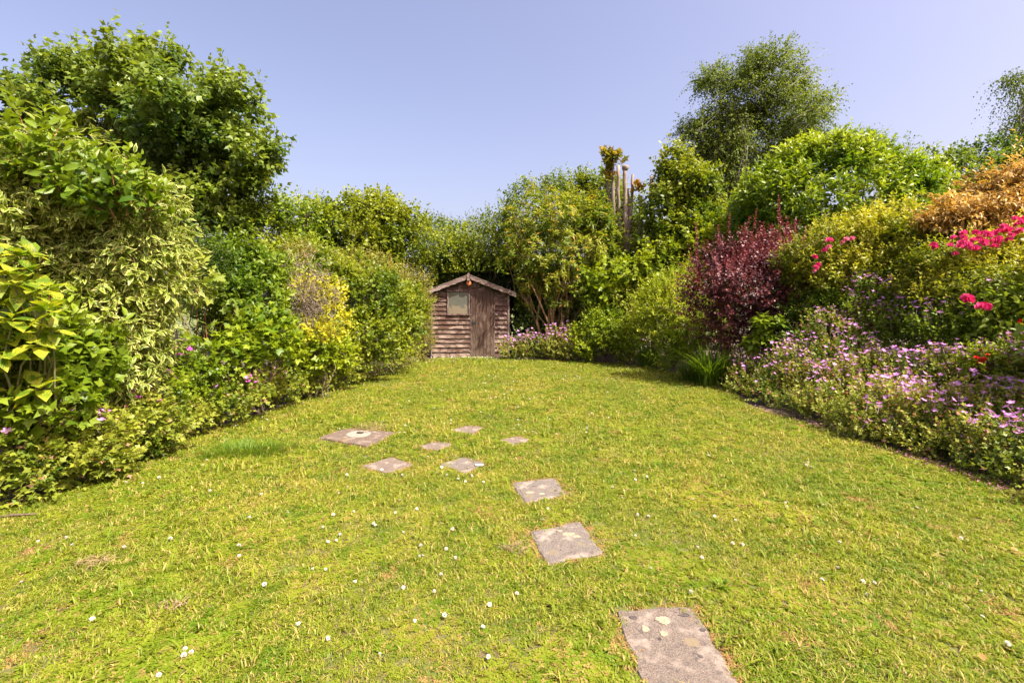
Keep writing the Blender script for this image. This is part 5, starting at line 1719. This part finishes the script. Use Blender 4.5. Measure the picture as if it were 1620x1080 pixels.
ger('cranesbill clump beside the white plant marker', [B(210, 660, 4.8, 60, 40, .3), B(250, 680, 4.8, 44, 28, .22), B(225, 700, 4.7, 36, 18, .2)], 3200, 9, 173, fl=mg, nu=1.1)
ger('taller leafy cranesbill clump with magenta flowers in front of the dark hollow', [B(280, 590, 5.7, 50, 36, .3), B(255, 620, 5.3, 36, 36, .25), B(310, 620, 5.8, 45, 26, .25)], 3400, 16, 174, fl=mag_fl, mat=M_lime, nu=1.0)
ger('flat cranesbill clump below the sycamore seedlings', [B(330, 640, 5.9, 55, 24, .28), B(370, 620, 6.2, 45, 24, .28), B(300, 660, 5.5, 40, 18, .22)], 3200, 15, 175, fl=mg, nu=1.1)
ger('sparse cranesbill clump below the twig tangle', [B(430, 610, 7.0, 50, 24, .3), B(400, 620, 6.7, 40, 22, .25), B(460, 600, 7.5, 36, 22, .28)], 3400, 14, 176, fl=mg)
ger('cranesbill clump at the foot of the mixed hedge', [B(510, 590, 8.3, 45, 24, .3), B(545, 580, 9.0, 36, 24, .3), B(480, 605, 7.7, 36, 16, .22)], 3400, 9, 177)
bush('greater_celandine', 'clump of broad green leaves under the yellow climber', 'plant', [B(490, 560, 7.5, 38, 22, .3), B(530, 565, 8.3, 30, 26, .3), B(460, 575, 7.4, 26, 24, .25)], 1900, LB, .09, M_lime, 178, k=6, length=.18, nu=1.2)

# back border flowers
ger('far cranesbill drift right of the shed door', [B(838, 548, 13.0, 38, 20, .35), B(808, 554, 13.0, 24, 16, .3)], 3600, 80, 181, mat=M_geran_r, size=.045, grp='cranesbill drifts at the back of the lawn', lift=.08, fs=(1.3, 1.9), low=.02)
ger('far cranesbill drift under the orange tipped shrub', [B(885, 544, 12.8, 36, 26, .35), B(905, 552, 12.5, 30, 20, .3)], 3800, 90, 182, mat=M_geran_r, size=.045, grp='cranesbill drifts at the back of the lawn', lift=.08, fs=(1.3, 1.9), low=.02)
ger('far cranesbill between the round shrub and the strap leaves', [B(1005, 552, 12.1, 22, 22, .3), B(1000, 570, 11.9, 26, 10, .2)], 1800, 16, 183, mat=M_geran_r, size=.045, grp='cranesbill drifts at the back of the lawn', lift=.08, fs=(1.3, 1.9), low=.02)

# right border: the cranesbill bank
gr = 'lilac cranesbill clumps of the right border'
ban = [
 ('cranesbill clump at the far end of the right bank beside the strap leaves', [B(1195, 605, 8.3, 42, 26, .4), B(1225, 590, 8.2, 36, 26, .35)], 40),
 ('cranesbill clump just right of the young rhododendron', [B(1265, 585, 7.5, 45, 36, .4), B(1240, 610, 7.4, 40, 26, .35)], 42),
 ('pale flowered cranesbill mound highest in the middle of the bank', [B(1320, 535, 7.5, 48, 34, .4), B(1360, 520, 7.5, 38, 34, .35)], 40),
 ('cranesbill clump on the lawn edge below the pale flowered mound', [B(1320, 615, 6.7, 50, 40, .4), B(1300, 640, 6.3, 40, 24, .3)], 42),
 ('cranesbill clump left of the sprawling centre of the bank', [B(1390, 595, 6.5, 50, 36, .4), B(1350, 580, 6.9, 40, 34, .35)], 42),
 ('cranesbill clump overhanging the lawn in the middle of the right border', [B(1400, 650, 5.6, 55, 42, .4), B(1380, 680, 5.4, 45, 24, .3)], 34),
 ('dense lilac cranesbill drift under the red rose', [B(1470, 595, 5.9, 60, 30, .4), B(1520, 590, 5.6, 50, 30, .35)], 52),
 ('tall cranesbill stems with purple flowers in front of the shaded foliage', [B(1430, 520, 7.0, 55, 40, .4), B(1380, 480, 7.4, 45, 30, .3)], 40),
 ('cranesbill clump low on the lawn edge towards the right', [B(1490, 670, 5.0, 60, 46, .4), B(1480, 710, 4.8, 50, 24, .3)], 32),
 ('cranesbill with deep purple flowers at the right edge above the bank', [B(1590, 600, 5.2, 50, 34, .35), B(1640, 590, 5.0, 50, 36, .35)], 40),
 ('nearest cranesbill clump spilling to the lawn at the right edge', [B(1585, 710, 4.4, 60, 46, .35), B(1640, 730, 4.15, 60, 50, .3), B(1560, 740, 4.35, 50, 24, .25)], 28),
 ('bright cranesbill clump with the biggest flowers at the right edge', [B(1580, 655, 4.8, 60, 38, .35), B(1650, 660, 4.6, 60, 42, .35)], 36),
 ('thin cranesbill growing up through the hydrangea leaves', [B(1500, 530, 6.2, 55, 36, .35), B(1560, 510, 6.0, 45, 36, .35)], 36),
]
for i, (lab, bl, nf) in enumerate(ban):
    dark_ = i in (7, 12)
    ger(lab, bl, 4600 if not dark_ else 3200, int(nf * 2.1), 190 + i, mat=M_geran_r if not dark_ else M_green, T=T_lobe(.42, .1), size=.046, grp=gr, k=8, length=.18, lift=.12, fs=(.95, 1.4), au=.9, low=.02)
edge_bl = []
for (px_, py_, rr_) in ((1160, 608, .26), (1180, 622, .26), (1215, 638, .26), (1260, 652, .26), (1300, 662, .26), (1345, 676, .26), (1390, 690, .26), (1430, 703, .26), (1480, 716, .26), (1530, 730, .26), (1580, 748, .25), (1630, 768, .25), (1690, 800, .25)):
    q = G(px_, py_)
    edge_bl.append([q[0] - .03, q[1] + .0, .09, .26, .22, .17])
ger('low skirt of cranesbill leaves spilling over the edge of the lawn along the right border', edge_bl, 9000, 26, 230, mat=M_geran_r, T=T_lobe(.42, .1), size=.042, grp=gr, k=8, length=.14, lift=.06, fs=(.9, 1.3), low=.01)
bush('bank_filler', 'leafy undergrowth filling the right border beneath the cranesbill', 'shrub',
     [B(1330, 590, 7.4, 90, 50, .35), B(1450, 590, 6.7, 100, 60, .35), B(1560, 620, 5.9, 100, 70, .35), B(1650, 660, 5.4, 80, 90, .35), B(1230, 570, 8.4, 50, 40, .3)], 9000, K, .05, M_green, 210, k=7, length=.15)
# roses
def pxpts(L, seed, jit=0.0):
    r = RS(seed)
    return [W(px + r.normal() * jit, py + r.normal() * jit, Y + r.normal() * .05) for px, py, Y in L]
L = []
r = RS(91)
for cx, cyy, n_, sx_, sy_ in ((1535, 378, 14, 16, 7), (1520, 388, 7, 10, 5), (1580, 380, 9, 18, 6), (1600, 370, 7, 16, 8), (1615, 352, 5, 8, 6), (1595, 360, 3, 8, 4), (1565, 372, 4, 12, 4)):
    for _ in range(n_):
        L.append((cx + r.normal() * sx_ * 1.0, cyy + r.normal() * sy_ * 1.05, 6.05 + .1 * r.normal()))
L += [(1477, 389, 6.3), (1512, 402, 6.1), (1480, 392, 6.3), (1609, 347, 6.2)]
put_flowers(rose2, 0, pink_fl, 5, pts=pxpts(L, 3), s0=.8, s1=1.25)
L = [(1312, 380, 7.5), (1338, 380, 7.4), (1306, 396, 7.5), (1313, 391, 7.5), (1290, 423, 7.6), (1294, 420, 7.6), (1288, 407, 7.6), (1334, 384, 7.4), (1345, 378, 7.4), (1291, 427, 7.6)]
put_flowers(rose, 0, rose_fl + pink_fl[:1], 6, pts=pxpts(L, 4, 1.5), s0=.8, s1=1.25)
L = [(1530, 473, 5.5), (1533, 476, 5.5), (1552, 487, 5.45), (1558, 486, 5.45)]
put_flowers(ger_d, 0, pink_fl, 7, pts=pxpts(L, 5), s0=1.2, s1=1.6)
L = [(1553, 553, 5.1), (1556, 572, 5.0), (1550, 576, 5.0), (1558, 566, 5.0), (1563, 560, 5.0), (1545, 566, 5.0)]
red = bush('red_rose', 'small red flowered rose poking out of the cranesbill bank', 'rose bush', [B(1556, 575, 5.15, 22, 24, .14)], 500, OV, .05, M_lime, 215, k=6, length=.12, limbs=4, limb_r=.006)
put_flowers(red, 0, red_fl, 8, pts=pxpts(L, 6, 1), s0=.5, s1=.95)
L = [(1613, 512, 5.2), (1618, 510, 5.2)]
put_flowers(ger_d, 0, red_fl, 9, pts=pxpts(L, 6, 1), s0=.7, s1=.9)

# ------------------------------------------------------------------ what lies beyond: hedges that close the view outside the frame
for lab, bl, mt, sd, nn in (
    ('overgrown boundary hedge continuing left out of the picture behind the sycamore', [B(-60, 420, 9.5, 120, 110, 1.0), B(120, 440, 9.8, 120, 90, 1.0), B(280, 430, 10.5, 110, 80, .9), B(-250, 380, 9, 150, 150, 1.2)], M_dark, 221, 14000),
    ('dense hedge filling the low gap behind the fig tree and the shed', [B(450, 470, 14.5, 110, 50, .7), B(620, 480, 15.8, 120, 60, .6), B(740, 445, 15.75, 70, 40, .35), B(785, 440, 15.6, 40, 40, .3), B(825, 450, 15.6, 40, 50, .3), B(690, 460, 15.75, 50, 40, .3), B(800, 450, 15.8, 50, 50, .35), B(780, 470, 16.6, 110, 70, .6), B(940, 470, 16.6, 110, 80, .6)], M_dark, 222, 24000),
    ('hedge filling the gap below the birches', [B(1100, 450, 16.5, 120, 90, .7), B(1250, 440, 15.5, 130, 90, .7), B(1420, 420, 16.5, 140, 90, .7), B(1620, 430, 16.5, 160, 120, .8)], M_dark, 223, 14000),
    ('tall border shrubs continuing right out of the picture', [B(1760, 480, 5.2, 100, 150, .6), B(1820, 520, 4.2, 120, 170, .6), B(1720, 400, 7.0, 80, 100, .7)], M_green, 224, 9000),
    ('tall border shrubs continuing left out of the picture', [B(-140, 480, 4.2, 100, 190, .5), B(-260, 480, 3.4, 120, 220, .5)], M_green, 225, 8000)):
    bush('boundary_hedge', lab, 'hedge', bl, nn, T_kite(.42, .08, .1), .10, mt, sd, k=6, length=.25, gap=.2)
print('LEAF TRIS', TRIS[0])
